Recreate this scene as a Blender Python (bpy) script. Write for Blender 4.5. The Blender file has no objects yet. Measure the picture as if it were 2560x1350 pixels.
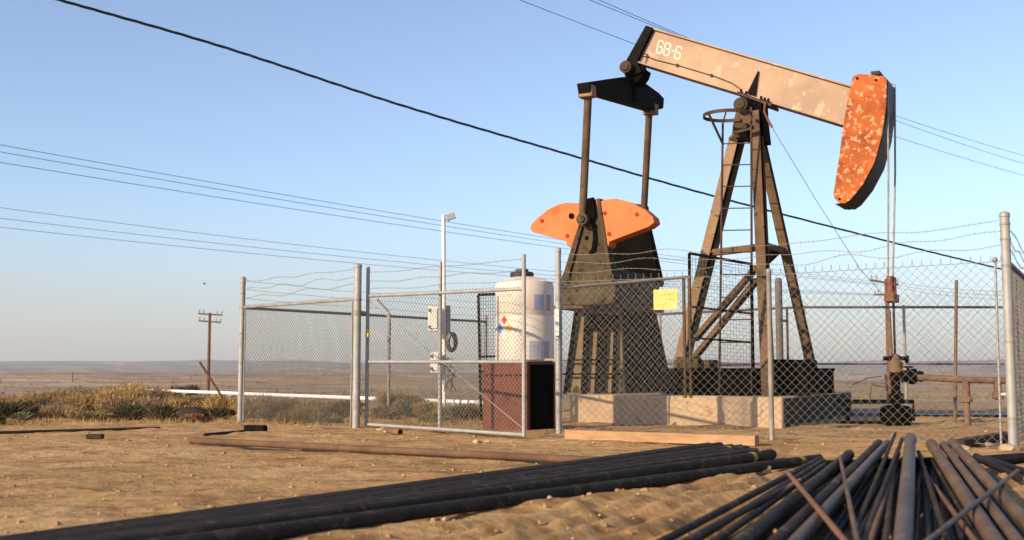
import bpy, math, random
import numpy as np
from mathutils import Vector, Matrix
R = random.Random(7)
sc = bpy.context.scene
COL = sc.collection
# ------------------------------------------------------------------ camera, sky, sun, exposure
F = 2800.0; TH = math.atan(246 / F); CAMH = 0.9
CT, ST = math.cos(TH), math.sin(TH)
cam = bpy.data.cameras.new('camera'); camo = bpy.data.objects.new('camera', cam); COL.objects.link(camo)
camo.location = (0, 0, CAMH); camo.rotation_euler = (math.pi / 2 + TH, 0, 0)
cam.sensor_width = 36; cam.lens = 36 * F / 2560; cam.clip_start = 0.05; cam.clip_end = 20000
cam.dof.use_dof = True; cam.dof.focus_distance = 17.5; cam.dof.aperture_fstop = 2.1
sc.camera = camo
w = bpy.data.worlds.new('World'); sc.world = w; w.use_nodes = True
nt = w.node_tree; nt.nodes.clear()
SUN_EL = math.radians(23); SUN_AZ = math.atan2(-.76, -.65)
sky = nt.nodes.new('ShaderNodeTexSky'); sky.sky_type = 'NISHITA'; sky.sun_disc = False
sky.sun_elevation = SUN_EL; sky.sun_rotation = SUN_AZ % (2 * math.pi)
sky.air_density = 1.0; sky.dust_density = 0.85; sky.ozone_density = 4.5; sky.altitude = 0
bg = nt.nodes.new('ShaderNodeBackground'); bg.inputs[1].default_value = 0.14
wo = nt.nodes.new('ShaderNodeOutputWorld')
hs = nt.nodes.new('ShaderNodeHueSaturation'); hs.inputs['Saturation'].default_value = .82
tn = nt.nodes.new('ShaderNodeMix'); tn.data_type = 'RGBA'; tn.blend_type = 'MULTIPLY'; tn.inputs['Factor'].default_value = 1; tn.inputs['B'].default_value = (1.0, .99, 1.0, 1)
nt.links.new(sky.outputs[0], hs.inputs['Color']); nt.links.new(hs.outputs[0], tn.inputs['A']); # dusty cream air low over the horizon, by true elevation
wtc = nt.nodes.new('ShaderNodeTexCoord'); sx = nt.nodes.new('ShaderNodeSeparateXYZ'); el = nt.nodes.new('ShaderNodeMapRange'); el.interpolation_type = 'SMOOTHSTEP'
el.inputs['From Min'].default_value = -.02; el.inputs['From Max'].default_value = .17; el.inputs['To Min'].default_value = .72; el.inputs['To Max'].default_value = 0
dm = nt.nodes.new('ShaderNodeMix'); dm.data_type = 'RGBA'; dm.inputs['B'].default_value = (3.05, 2.80, 2.68, 1)
nt.links.new(wtc.outputs['Generated'], sx.inputs[0]); nt.links.new(sx.outputs['Z'], el.inputs['Value']); nt.links.new(el.outputs[0], dm.inputs['Factor'])
nt.links.new(tn.outputs['Result'], dm.inputs['A']); nt.links.new(dm.outputs['Result'], bg.inputs[0]); nt.links.new(bg.outputs[0], wo.inputs[0])
sd = bpy.data.lights.new('sun', 'SUN'); sd.energy = 4.6; sd.angle = math.radians(0.5); sd.color = (1.0, .78, .52)
so = bpy.data.objects.new('sun', sd); COL.objects.link(so)
tosun = Vector((math.sin(SUN_AZ) * math.cos(SUN_EL), math.cos(SUN_AZ) * math.cos(SUN_EL), math.sin(SUN_EL)))
so.rotation_euler = tosun.to_track_quat('Z', 'Y').to_euler(); so.location = (-8, -5, 12)
sc.view_settings.view_transform = 'Standard'; sc.view_settings.look = 'None'
sc.view_settings.exposure = 0.55; sc.view_settings.gamma = 1.0
sc.cycles.max_bounces = 5; sc.cycles.use_denoising = True

# ------------------------------------------------------------------ measuring helpers (survey of the place through the calibrated camera)
def ray(px, py):
    u = (px - 1280) / F; v = -(py - 675) / F
    return np.array([u, CT - v * ST, ST + v * CT])
EYE = np.array([0, 0, CAMH])
def at(px, py, Y):
    d = ray(px, py); return EYE + d * (Y / d[1])
def gnd(px, py, z=0.0):
    d = ray(px, py); return EYE + d * ((z - CAMH) / d[2])
PHI = math.radians(28); JC = np.array([.2129 * 19.6, 19.6, 0.0])
JB = np.array([math.cos(PHI), -math.sin(PHI), 0]); JN = np.array([math.sin(PHI), math.cos(PHI), 0]); JZ = np.array([0, 0, 1.0])
def J(x, y, z): return JC + JB * x + JN * y + JZ * z
def JL(px, py, yl):
    d = ray(px, py); o = EYE - JC
    t = (yl - o @ JN) / (d @ JN); q = o + t * d
    return q @ JB, q[2]
def JP(px, py, yl):
    x, z = JL(px, py, yl); return J(x, yl, z)

# ------------------------------------------------------------------ materials
MATS = {}
def pm(name, c1, c2=None, scale=6.0, rough=.75, bump=0.0, bscale=None, metal=0.0, c3=None, s3=25.0, t3=.62, stretch=None, detail=6.0, lo=.35, hi=.65, spec=None):
    m = bpy.data.materials.new(name); m.use_nodes = True; n = m.node_tree; L = n.links
    b = n.nodes['Principled BSDF']; b.inputs['Roughness'].default_value = rough; b.inputs['Metallic'].default_value = metal; b.inputs['Specular IOR Level'].default_value = (spec if spec is not None else (.12 if rough > .48 and not metal else .4))
    tc = n.nodes.new('ShaderNodeTexCoord'); src = tc.outputs['Object']
    if stretch:
        mp = n.nodes.new('ShaderNodeMapping'); mp.inputs['Scale'].default_value = stretch
        if len(stretch) == 3: pass
        L.new(src, mp.inputs[0]); src = mp.outputs[0]
    def noise(s, d=detail):
        k = n.nodes.new('ShaderNodeTexNoise'); k.inputs['Scale'].default_value = s; k.inputs['Detail'].default_value = d
        k.inputs['Roughness'].default_value = .65
        L.new(src, k.inputs['Vector']); return k.outputs['Fac']
    def ramp(fac, a, z, ca, cz):
        r = n.nodes.new('ShaderNodeValToRGB'); r.color_ramp.elements[0].position = a; r.color_ramp.elements[1].position = z
        r.color_ramp.elements[0].color = (*ca, 1); r.color_ramp.elements[1].color = (*cz, 1); L.new(fac, r.inputs[0]); return r.outputs[0]
    if c2 is None: c2 = tuple(x * .72 for x in c1)
    out = ramp(noise(scale), lo, hi, c2, c1)
    if c3 is not None:
        mx = n.nodes.new('ShaderNodeMix'); mx.data_type = 'RGBA'
        f = ramp(noise(s3), t3, t3 + .06, (0, 0, 0), (1, 1, 1))
        L.new(f, mx.inputs['Factor']); L.new(out, mx.inputs['A']); mx.inputs['B'].default_value = (*c3, 1); out = mx.outputs['Result']
    L.new(out, b.inputs['Base Color'])
    if bump:
        bp = n.nodes.new('ShaderNodeBump'); bp.inputs['Strength'].default_value = bump; bp.inputs['Distance'].default_value = .02
        L.new(noise(bscale or scale * 4), bp.inputs['Height']); L.new(bp.outputs[0], b.inputs['Normal'])
    MATS[name] = m; return m
M_beam = pm('faded_peach_paint', (.46, .315, .215), (.31, .22, .16), .8, .8, .1, 12, c3=(.50, .36, .27), s3=3.5, t3=.58)
M_beamdark = pm('grimy_black_steel', (.013, .011, .010), (.007, .006, .006), 5, .8, .2, spec=.04)
M_horse = pm('peeling_orange_paint', (.45, .125, .034), (.23, .055, .02), 2.2, .75, .35, 30, c3=(.54, .28, .15), s3=12.0, t3=.535, detail=14)
M_horsedark = pm('shaded_horsehead_dark', (.014, .009, .008), (.008, .006, .006), 5, .5, .2)  # shade on the horsehead's front and far cheek put into the colour
M_orange = pm('bright_orange_paint', (.60, .185, .072), (.50, .14, .05), 1.7, .75, .08, 20, c3=(.46, .115, .04), s3=2.6, t3=.57)
M_steel = pm('dusty_olive_steel', (.10, .073, .043), (.045, .033, .021), 2.4, .8, .35, 22, c3=(.022, .016, .012), s3=7, t3=.57)
M_tower = pm('weathered_tan_steel', (.15, .093, .053), (.075, .047, .029), 2.2, .8, .25, 18, c3=(.035, .024, .018), s3=9, t3=.59)
M_tan = pm('pale_tan_steel', (.30, .20, .125), (.20, .13, .08), 2.2, .85, .2, 18, c3=(.07, .048, .033), s3=8, t3=.62)  # lighter tan than the other tower steel
M_ped = pm('pedestal_tan_steel', (.21, .155, .09), (.14, .10, .06), 2.0, .85, .2, 18, c3=(.06, .045, .03), s3=6, t3=.62)
M_black = pm('dark_steel_and_shade', (.007, .0055, .0045), (.0035, .003, .003), 4, .8, .25, 20, spec=.02)  # dark steel; also paints shade on leg webs, far crank, pedestal and box
M_pit = pm('rubbed_brown_steel', (.085, .048, .034), (.04, .025, .02), 3, .65, .2, 24)
M_galv = pm('galvanised_steel', (.36, .35, .33), (.26, .255, .25), 5, .55, .08, 30, metal=.2)
M_galvold = pm('weathered_galvanised_steel', (.32, .285, .25), (.20, .175, .16), 5, .6, .08, 30, metal=.15)
M_galvdark = pm('dull_grey_steel', (.14, .125, .12), (.09, .08, .08), 5, .7)
M_wire = pm('galvanised_wire', (.21, .195, .17), (.15, .14, .125), 8, .6, 0)
M_darkwire = pm('dark_wire', (.05, .045, .06), (.03, .03, .04), 8, .6)
M_concrete = pm('pale_dusty_concrete', (.46, .335, .22), (.37, .27, .18), 2.2, .95, .3, 30, c3=(.27, .19, .125), s3=4, t3=.6)
M_tank = pm('milky_polyethylene', (.62, .555, .48), (.54, .47, .395), 1.5, .45, .03, 10)
M_lid = pm('black_plastic', (.03, .03, .035), (.02, .02, .022), 5, .45)
M_redbox = pm('rust_red_sheet_steel', (.165, .056, .036), (.115, .04, .027), 2.5, .7, .2, 30, c3=(.13, .05, .04), s3=6, t3=.6)
M_white = pm('white_enamel', (.74, .72, .68), (.64, .61, .57), 3, .5)
M_grey = pm('grey_enamel', (.33, .33, .34), (.26, .26, .27), 3, .5)
M_yellow = pm('faded_yellow_sign', (.70, .48, .17), (.62, .42, .14), 9, .7, c3=(.72, .56, .28), s3=14, t3=.55)
M_wood = pm('raw_lumber', (.42, .26, .145), (.30, .175, .09), 3, .85, .25, 10, stretch=(1, 1, 5))
M_oldwood = pm('old_pole_wood', (.16, .075, .05), (.11, .05, .035), 3, .9, .2, stretch=(3, 3, .5))
M_rod = pm('grimy_pipe_steel', (.052, .035, .024), (.024, .017, .013), 3.5, .7, .15, 24, c3=(.13, .09, .062), s3=5, t3=.6)
M_pipeblack = pm('black_coated_pipe', (.024, .020, .017), (.014, .012, .011), 3, .68, .1, 24, c3=(.05, .038, .029), s3=6, t3=.62)
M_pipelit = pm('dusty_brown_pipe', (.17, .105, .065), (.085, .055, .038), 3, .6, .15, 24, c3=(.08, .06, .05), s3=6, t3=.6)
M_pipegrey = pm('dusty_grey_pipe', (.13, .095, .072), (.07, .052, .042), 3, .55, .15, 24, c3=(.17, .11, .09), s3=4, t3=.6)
M_groundpipe = pm('brown_scaled_pipe', (.155, .088, .055), (.09, .052, .034), 3, .8, .2, 24)
M_pipeA = pm('dusty_black_pipe', (.052, .041, .032), (.026, .021, .017), 2, .75, .1, 24, stretch=(3, 3, 3), c3=(.085, .064, .046), s3=3, t3=.6)
M_pipeB = pm('sooty_pipe', (.036, .030, .026), (.018, .015, .013), 4, .7, .1, 24, c3=(.06, .046, .035), s3=9, t3=.57)
M_rust = pm('rusty_rod', (.21, .11, .06), (.13, .065, .038), 4, .75, .2, 24)
M_wellred = pm('red_brown_fitting', (.24, .095, .055), (.13, .05, .035), 6, .65, .25, 24)
M_welltan = pm('dusty_rust_pipe', (.19, .115, .07), (.10, .062, .042), 4, .75, .25, 24)
M_pipewhite = pm('white_line_pipe', (.80, .78, .80), (.72, .70, .72), 2, .4)
M_rock = pm('pale_stone', (.50, .36, .24), (.36, .25, .165), 6, .9, .3, 30)
M_clod = pm('dark_earth_heap', (.055, .042, .032), (.035, .028, .022), 3, .95, .6, 14)
M_ybandm = pm('yellow_paint_band', (.34, .26, .04), (.22, .18, .04), 8, .6)
M_nblue = pm('blue_marking', (.05, .20, .60)); M_nred = pm('red_marking', (.62, .06, .05)); M_nyel = pm('orange_marking', (.80, .45, .10)); M_nwhite = pm('white_marking', (.85, .84, .82)); M_lblue = pm('blue_grey_label', (.30, .34, .50))
M_num = pm('white_stencil_paint', (.74, .66, .57), (.60, .50, .41), 9, .7)
M_bird = pm('dark_feathers', (.05, .045, .045))
def leafmat(name, c1, c2):
    m = pm(name, c1, c2, 5.0, .9, lo=.3, hi=.7); b = m.node_tree.nodes['Principled BSDF']
    b.inputs['Specular IOR Level'].default_value = .1
    n = m.node_tree; oi = n.nodes.new('ShaderNodeObjectInfo'); mr = n.nodes.new('ShaderNodeMapRange'); mr.inputs['To Min'].default_value = .62; mr.inputs['To Max'].default_value = 1.2
    n.links.new(oi.outputs['Random'], mr.inputs['Value']); mx = n.nodes.new('ShaderNodeMix'); mx.data_type = 'RGBA'; mx.blend_type = 'MULTIPLY'; mx.inputs['Factor'].default_value = 1
    lk = b.inputs['Base Color'].links[0].from_socket; n.links.new(lk, mx.inputs['A']); n.links.new(mr.outputs[0], mx.inputs['B']); n.links.new(mx.outputs['Result'], b.inputs['Base Color'])
    return m
M_straw = leafmat('dry_straw_brush', (.52, .35, .145), (.31, .205, .085))
M_olive = leafmat('olive_sagebrush', (.25, .195, .09), (.15, .115, .055))
M_green = leafmat('dark_green_scrub', (.085, .08, .038), (.045, .045, .022))
M_sage = leafmat('grey_green_sage', (.24, .24, .13), (.15, .15, .085))
M_brown = leafmat('brown_dead_brush', (.36, .245, .14), (.21, .14, .08))
M_rusty = leafmat('reddish_weed', (.30, .15, .06), (.19, .09, .04))

# ------------------------------------------------------------------ mesh builder
def nrm(v): v = np.asarray(v, float); return v / (np.linalg.norm(v) + 1e-12)
def side_axes(d):
    d = nrm(d); a = np.array([0, 0, 1.0]) if abs(d[2]) < .9 else np.array([1.0, 0, 0])
    u = nrm(np.cross(d, a)); return u, np.cross(u, d)
class MB:
    def __init__(s): s.v = []; s.f = []; s.smooth = True
    def add(s, vs, fs):
        o = len(s.v); s.v += [tuple(map(float, p)) for p in vs]; s.f += [tuple(i + o for i in f) for f in fs]; return s
    def path(s, pts, r, n=8, cap=True, r2=None):
        pts = [np.asarray(p, float) for p in pts]; k = len(pts); vs = []; fs = []
        t0 = nrm(pts[1] - pts[0]); u, vv = side_axes(t0)
        for i, p in enumerate(pts):
            t = nrm(pts[min(i + 1, k - 1)] - pts[max(i - 1, 0)])
            u = nrm(u - t * (u @ t)); vv = np.cross(t, u)
            rr = r if r2 is None else r + (r2 - r) * i / (k - 1)
            for j in range(n):
                a = 2 * math.pi * (j + .5) / n; vs.append(p + rr * (math.cos(a) * u + math.sin(a) * vv))
        for i in range(k - 1):
            for j in range(n):
                a, b = i * n + j, i * n + (j + 1) % n; fs.append((a, b, b + n, a + n))
        if cap:
            fs.append(tuple(range(n - 1, -1, -1))); fs.append(tuple((k - 1) * n + j for j in range(n)))
        return s.add(vs, fs)
    def tube(s, a, b, r, n=12, r2=None): return s.path([a, b], r, n, True, r2)
    def hollow(s, a, b, r, n=14, t=.012):       # pipe with an open bore at its first end
        a = np.asarray(a, float); b = np.asarray(b, float); d = nrm(b - a)
        u, vv = side_axes(d); vs = []; fs = []
        rings = [(b, r), (a, r), (a, r - t), (a + d * .35, r - t)]
        for c, rr in rings:
            for j in range(n):
                q = 2 * math.pi * j / n; vs.append(c + rr * (math.cos(q) * u + math.sin(q) * vv))
        for i in range(3):
            for j in range(n):
                p, q = i * n + j, i * n + (j + 1) % n; fs.append((p, q, q + n, p + n))
        fs.append(tuple(range(n))); fs.append(tuple(3 * n + j for j in range(n - 1, -1, -1)))
        return s.add(vs, fs)
    def bar(s, a, b, wu, wv, u=None):           # rectangular bar a->b, full widths wu along u and wv across
        a = np.asarray(a, float); b = np.asarray(b, float); d = nrm(b - a)
        if u is None: u, _ = side_axes(d)
        u = nrm(np.asarray(u, float) - d * (np.asarray(u, float) @ d)); vv = np.cross(d, u)
        vs = [c + x * u * wu / 2 + y * vv * wv / 2 for c in (a, b) for x, y in ((-1, -1), (1, -1), (1, 1), (-1, 1))]
        return s.add(vs, [(3, 2, 1, 0), (4, 5, 6, 7), (0, 1, 5, 4), (1, 2, 6, 5), (2, 3, 7, 6), (3, 0, 4, 7)])
    def prism(s, pts, vec):
        pts = [np.asarray(p, float) for p in pts]; vec = np.asarray(vec, float); n = len(pts)
        vs = pts + [p + vec for p in pts]
        return s.add(vs, [tuple(range(n)), tuple(range(2 * n - 1, n - 1, -1))] + [(i, i + n, (i + 1) % n + n, (i + 1) % n) for i in range(n)])
    def lathe(s, c, prof, n=32, axis=None):
        c = np.asarray(c, float); ax = nrm(axis) if axis is not None else np.array([0, 0, 1.0]); u, vv = side_axes(ax); vs = []; fs = []
        for r, z in prof:
            for j in range(n):
                a = 2 * math.pi * j / n; vs.append(c + ax * z + r * (math.cos(a) * u + math.sin(a) * vv))
        for i in range(len(prof) - 1):
            for j in range(n):
                a, b = i * n + j, i * n + (j + 1) % n; fs.append((a, b, b + n, a + n))
        fs.append(tuple(range(n - 1, -1, -1))); fs.append(tuple((len(prof) - 1) * n + j for j in range(n)))
        return s.add(vs, fs)
    def build(s, name, mat, root=None, bevel=0.0, flat=False):
        me = bpy.data.meshes.new(name)
        off = np.zeros(3)
        if root is not None:
            off = np.array(root.get('_o', (0, 0, 0)), float)
        me.from_pydata([tuple(np.asarray(p) - off) for p in s.v], [], s.f); me.validate()
        me.materials.append(mat); me.update()
        import bmesh
        bm = bmesh.new(); bm.from_mesh(me); bmesh.ops.recalc_face_normals(bm, faces=bm.faces); bm.to_mesh(me); bm.free()
        if not flat:
            me.shade_smooth()
            if 'mesh' not in name: me.set_sharp_from_angle(angle=math.radians(38))
        o = bpy.data.objects.new(name, me); COL.objects.link(o)
        if root is not None:
            o.parent = root; OFFS[o.name] = tuple(off); o['_o'] = tuple(off)
        if bevel:
            md = o.modifiers.new('bevel', 'BEVEL'); md.width = bevel; md.segments = 2; md.limit_method = 'ANGLE'
        return o
OFFS = {}
def tag(o, label, cat, group=None, kind=None):
    o['label'] = label; o['category'] = cat
    if group: o['group'] = group
    if kind: o['kind'] = kind
    return o
def thing(name, loc, label, cat, group=None):
    o = bpy.data.objects.new(name, None); COL.objects.link(o); o.location = tuple(map(float, loc)); o.empty_display_size = .2
    o['_o'] = tuple(map(float, loc)); return tag(o, label, cat, group)
def solo(mb, name, mat, label, cat, group=None, bevel=0.0):    # a thing that is one mesh, its origin at its base
    v = np.array(mb.v); off = np.array([v[:, 0].mean(), v[:, 1].mean(), v[:, 2].min()])
    class _: pass
    o = bpy.data.objects.new('t', None); o['_o'] = tuple(off)
    ob = mb.build(name, mat, o, bevel); ob.parent = None; ob.location = tuple(off); bpy.data.objects.remove(o)
    return tag(ob, label, cat, group)
def structure(o): o['kind'] = 'structure'; return o

# ------------------------------------------------------------------ ground, hills, road
def sm(a, b, x): t = np.clip((x - a) / (b - a), 0, 1); return t * t * (3 - 2 * t)
def vnoise(x, y, seed=0):
    xi = np.floor(x).astype(int); yi = np.floor(y).astype(int); fx = x - xi; fy = y - yi
    def h(a, b):
        n = (a * 374761393 + b * 668265263 + seed * 982451653) & 0x7fffffff; n = (n ^ (n >> 13)) * 1274126177 & 0x7fffffff
        return ((n ^ (n >> 16)) & 0xffff) / 65535.0
    fx = fx * fx * (3 - 2 * fx); fy = fy * fy * (3 - 2 * fy)
    return (h(xi, yi) * (1 - fx) + h(xi + 1, yi) * fx) * (1 - fy) + (h(xi, yi + 1) * (1 - fx) + h(xi + 1, yi + 1) * fx) * fy
def ghe(x, y):
    x = np.asarray(x, float); y = np.asarray(y, float); r = np.hypot(x, y)
    z = -2.0 * np.clip((r - 24) / 98, 0, None) ** 1.0 * (r < 122) - (2.0 + (r - 122) * .0067) * (r >= 122)
    z = np.maximum(z, -17)
    z = z + (vnoise(x / 90, y / 90, 3) - .5) * 2.4 * sm(60, 300, r) + (vnoise(x / 330, y / 330, 5) - .5) * 20 * sm(300, 1200, r) + (vnoise(x / 120, y / 120, 6) - .5) * 5 * sm(200, 700, r)
    near = 1 - sm(22, 40, r)
    z = z + near * ((vnoise(x / 1.3, y / 1.3, 1) - .5) * .05 + (vnoise(x / .36, y / .30, 2) - .5) * .040 + (vnoise(x / .10, y / .09, 4) - .5) * .022)
    # wheel and dragging furrows in the bare soil between the two pipe stacks
    u = x * .86 - y * .51; d = .795 * x - .607 * y
    fur = (np.sin(u * 24 + 5 * vnoise(x / .7, y / .9, 9)) * .030 * (.35 + vnoise(x / .45, y / .6, 19)) + (vnoise(x / .14, y / .18, 23) - .5) * .03) * (1 - sm(9.5, 11, r)) * sm(-4.45, -4.1, d)
    return z + fur
def build_ground():
    ang = np.radians(np.concatenate([np.linspace(-180, -40, 40, endpoint=False), np.linspace(-40, 40, 420), np.linspace(40, 180, 41)[1:-1]]))
    rad = [.4]
    while rad[-1] < 9000: rad.append(rad[-1] * (1.011 if 3 < rad[-1] < 26 else 1.05))
    rad = np.array(rad); A, RR = np.meshgrid(ang, rad); X = RR * np.sin(A); Y = RR * np.cos(A); Z = ghe(X, Y)
    na, nr = len(ang), len(rad); idx = np.arange(na * nr).reshape(nr, na)
    a = idx[:-1]; b = idx[1:]; q = np.stack([a, np.roll(a, -1, 1), np.roll(b, -1, 1), b], -1).reshape(-1, 4)
    vs = np.stack([X, Y, Z], -1).reshape(-1, 3)
    me = bpy.data.meshes.new('ground'); me.from_pydata(vs.tolist() + [(0, 0, 0)], [], q.tolist() + [(na * nr, (j + 1) % na, j) for j in range(na)])
    me.shade_smooth(); o = bpy.data.objects.new('ground', me); COL.objects.link(o)
    m = bpy.data.materials.new('bare_dirt'); m.use_nodes = True; n = m.node_tree; L = n.links; b = n.nodes['Principled BSDF']; b.inputs['Roughness'].default_value = .95
    b.inputs['Specular IOR Level'].default_value = .15
    tc = n.nodes.new('ShaderNodeTexCoord')
    def noise(s, d=5, vec=None, rough=.6):
        k = n.nodes.new('ShaderNodeTexNoise'); k.inputs['Scale'].default_value = s; k.inputs['Detail'].default_value = d; k.inputs['Roughness'].default_value = rough
        L.new(vec or tc.outputs['Object'], k.inputs['Vector']); return k.outputs['Fac']
    def ramp(fac, st):
        r = n.nodes.new('ShaderNodeValToRGB'); e = r.color_ramp.elements
        while len(e) < len(st): e.new(.5)
        for k, (p, c) in zip(e, st): k.position = p; k.color = (*c, 1)
        L.new(fac, r.inputs[0]); return r.outputs[0]
    def mix(f, a, c, mode='MIX'):
        k = n.nodes.new('ShaderNodeMix'); k.data_type = 'RGBA'; k.blend_type = mode
        if isinstance(f, float): k.inputs['Factor'].default_value = f
        else: L.new(f, k.inputs['Factor'])
        L.new(a, k.inputs['A']); L.new(c, k.inputs['B']); return k.outputs['Result']
    dirt = ramp(noise(.55, 6), [(.3, (.36, .215, .09)), (.5, (.475, .295, .132)), (.7, (.57, .38, .19))])
    fine = ramp(noise(9, 6, rough=.75), [(.3, (.52, .48, .45)), (.52, (1, 1, 1)), (.72, (1.25, 1.2, 1.12))])
    dirt = mix(.8, dirt, fine, 'MULTIPLY')
    wheel = ramp(noise(1.7, 3), [(.52, (1, 1, 1)), (.68, (.66, .58, .54))]); dirt = mix(.8, dirt, wheel, 'MULTIPLY')
    mp = n.nodes.new('ShaderNodeMapping'); mp.inputs['Rotation'].default_value = (0, 0, math.radians(14)); mp.inputs['Scale'].default_value = (.5, 2.6, 1); L.new(tc.outputs['Object'], mp.inputs[0])
    streak = ramp(noise(1.6, 7, mp.outputs[0], .75), [(.40, (.60, .52, .44)), (.50, (1, 1, 1)), (.66, (1.14, 1.06, .98))]); dirt = mix(.85, dirt, streak, 'MULTIPLY')
    spots = ramp(noise(3.3, 4), [(.60, (1, 1, 1)), (.70, (1.02, .80, .66))]); dirt = mix(.8, dirt, spots, 'MULTIPLY')
    far = ramp(noise(.008, 10, rough=.8), [(.38, (.22, .16, .105)), (.5, (.43, .30, .20)), (.62, (.60, .44, .31))])
    patch = ramp(noise(.35, 6, rough=.8), [(.44, (.55, .55, .5)), (.56, (1, 1, 1))]); far = mix(.8, far, patch, 'MULTIPLY'); patch2 = ramp(noise(.05, 8, rough=.8), [(.44, (.55, .54, .46)), (.54, (1, 1, 1))]); far = mix(.75, far, patch2, 'MULTIPLY')
    sep = n.nodes.new('ShaderNodeVectorMath'); sep.operation = 'LENGTH'; L.new(tc.outputs['Object'], sep.inputs[0])
    mr = n.nodes.new('ShaderNodeMapRange'); mr.inputs['From Min'].default_value = 22; mr.inputs['From Max'].default_value = 42; L.new(sep.outputs['Value'], mr.inputs['Value'])
    L.new(mix(mr.outputs[0], dirt, far), b.inputs['Base Color'])
    bp = n.nodes.new('ShaderNodeBump'); bp.inputs['Strength'].default_value = .9; bp.inputs['Distance'].default_value = .05
    L.new(noise(14, 8, rough=.7), bp.inputs['Height']); L.new(bp.outputs[0], b.inputs['Normal'])
    me.materials.append(m); structure(o); o['label'] = 'bare tan dirt yard running out to a scrubby plain'; return o
build_ground()
def build_hills():
    mb = MB(); na = 240; prof = [(2300, -22), (2600, -14), (2900, -4), (3250, 6), (3600, 14), (3900, 19), (4300, 20), (5200, 8), (6500, -20)]
    for i in range(na + 1):
        a = math.radians(-50 + 100 * i / na)
        for k, (r, z) in enumerate(prof):
            rr = r * (1 + .05 * (vnoise(np.array(a * 14), np.array(float(k)), 8) - .5)); x, y = rr * math.sin(a), rr * math.cos(a)
            zz = z * (1.0 + .30 * (float(vnoise(np.array(a * 16), np.array(.3), 11)) - .5)) if z > 0 else z
            zz += (float(vnoise(np.array(x / 260), np.array(y / 260), 12)) - .5) * 24 + (float(vnoise(np.array(x / 80), np.array(y / 80), 13)) - .5) * 3.0
            mb.v.append((x, y, zz + 1.5))
    np_ = len(prof)
    for i in range(na):
        for k in range(np_ - 1):
            a = i * np_ + k; mb.f.append((a, a + np_, a + np_ + 1, a + 1))
    m = pm('scrubby_hillside', (.34, .27, .20), (.12, .105, .085), .008, .95, lo=.38, hi=.62, c3=(.10, .09, .07), s3=.02, t3=.54)
    o = mb.build('hills', m); structure(o); o['label'] = 'low hazy hills along the horizon'
build_hills()
def build_road():
    mb = MB(); n = 60
    for i in range(n + 1):
        x = 3.0 + 50 * i / n; s = -.06 * (x - 6)
        for y in (20.9 + s, 24.2 + s): mb.v.append((x, y, -.0204 * max(0, math.hypot(x, y) - 24) + .045))
    for i in range(n): a = i * 2; mb.f.append((a, a + 2, a + 3, a + 1))
    o = mb.build('road', pm('old_asphalt', (.115, .115, .125), (.09, .09, .10), 3, .85, .2, 60)); structure(o); o['label'] = 'strip of grey asphalt road behind the wellhead'
build_road()

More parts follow.
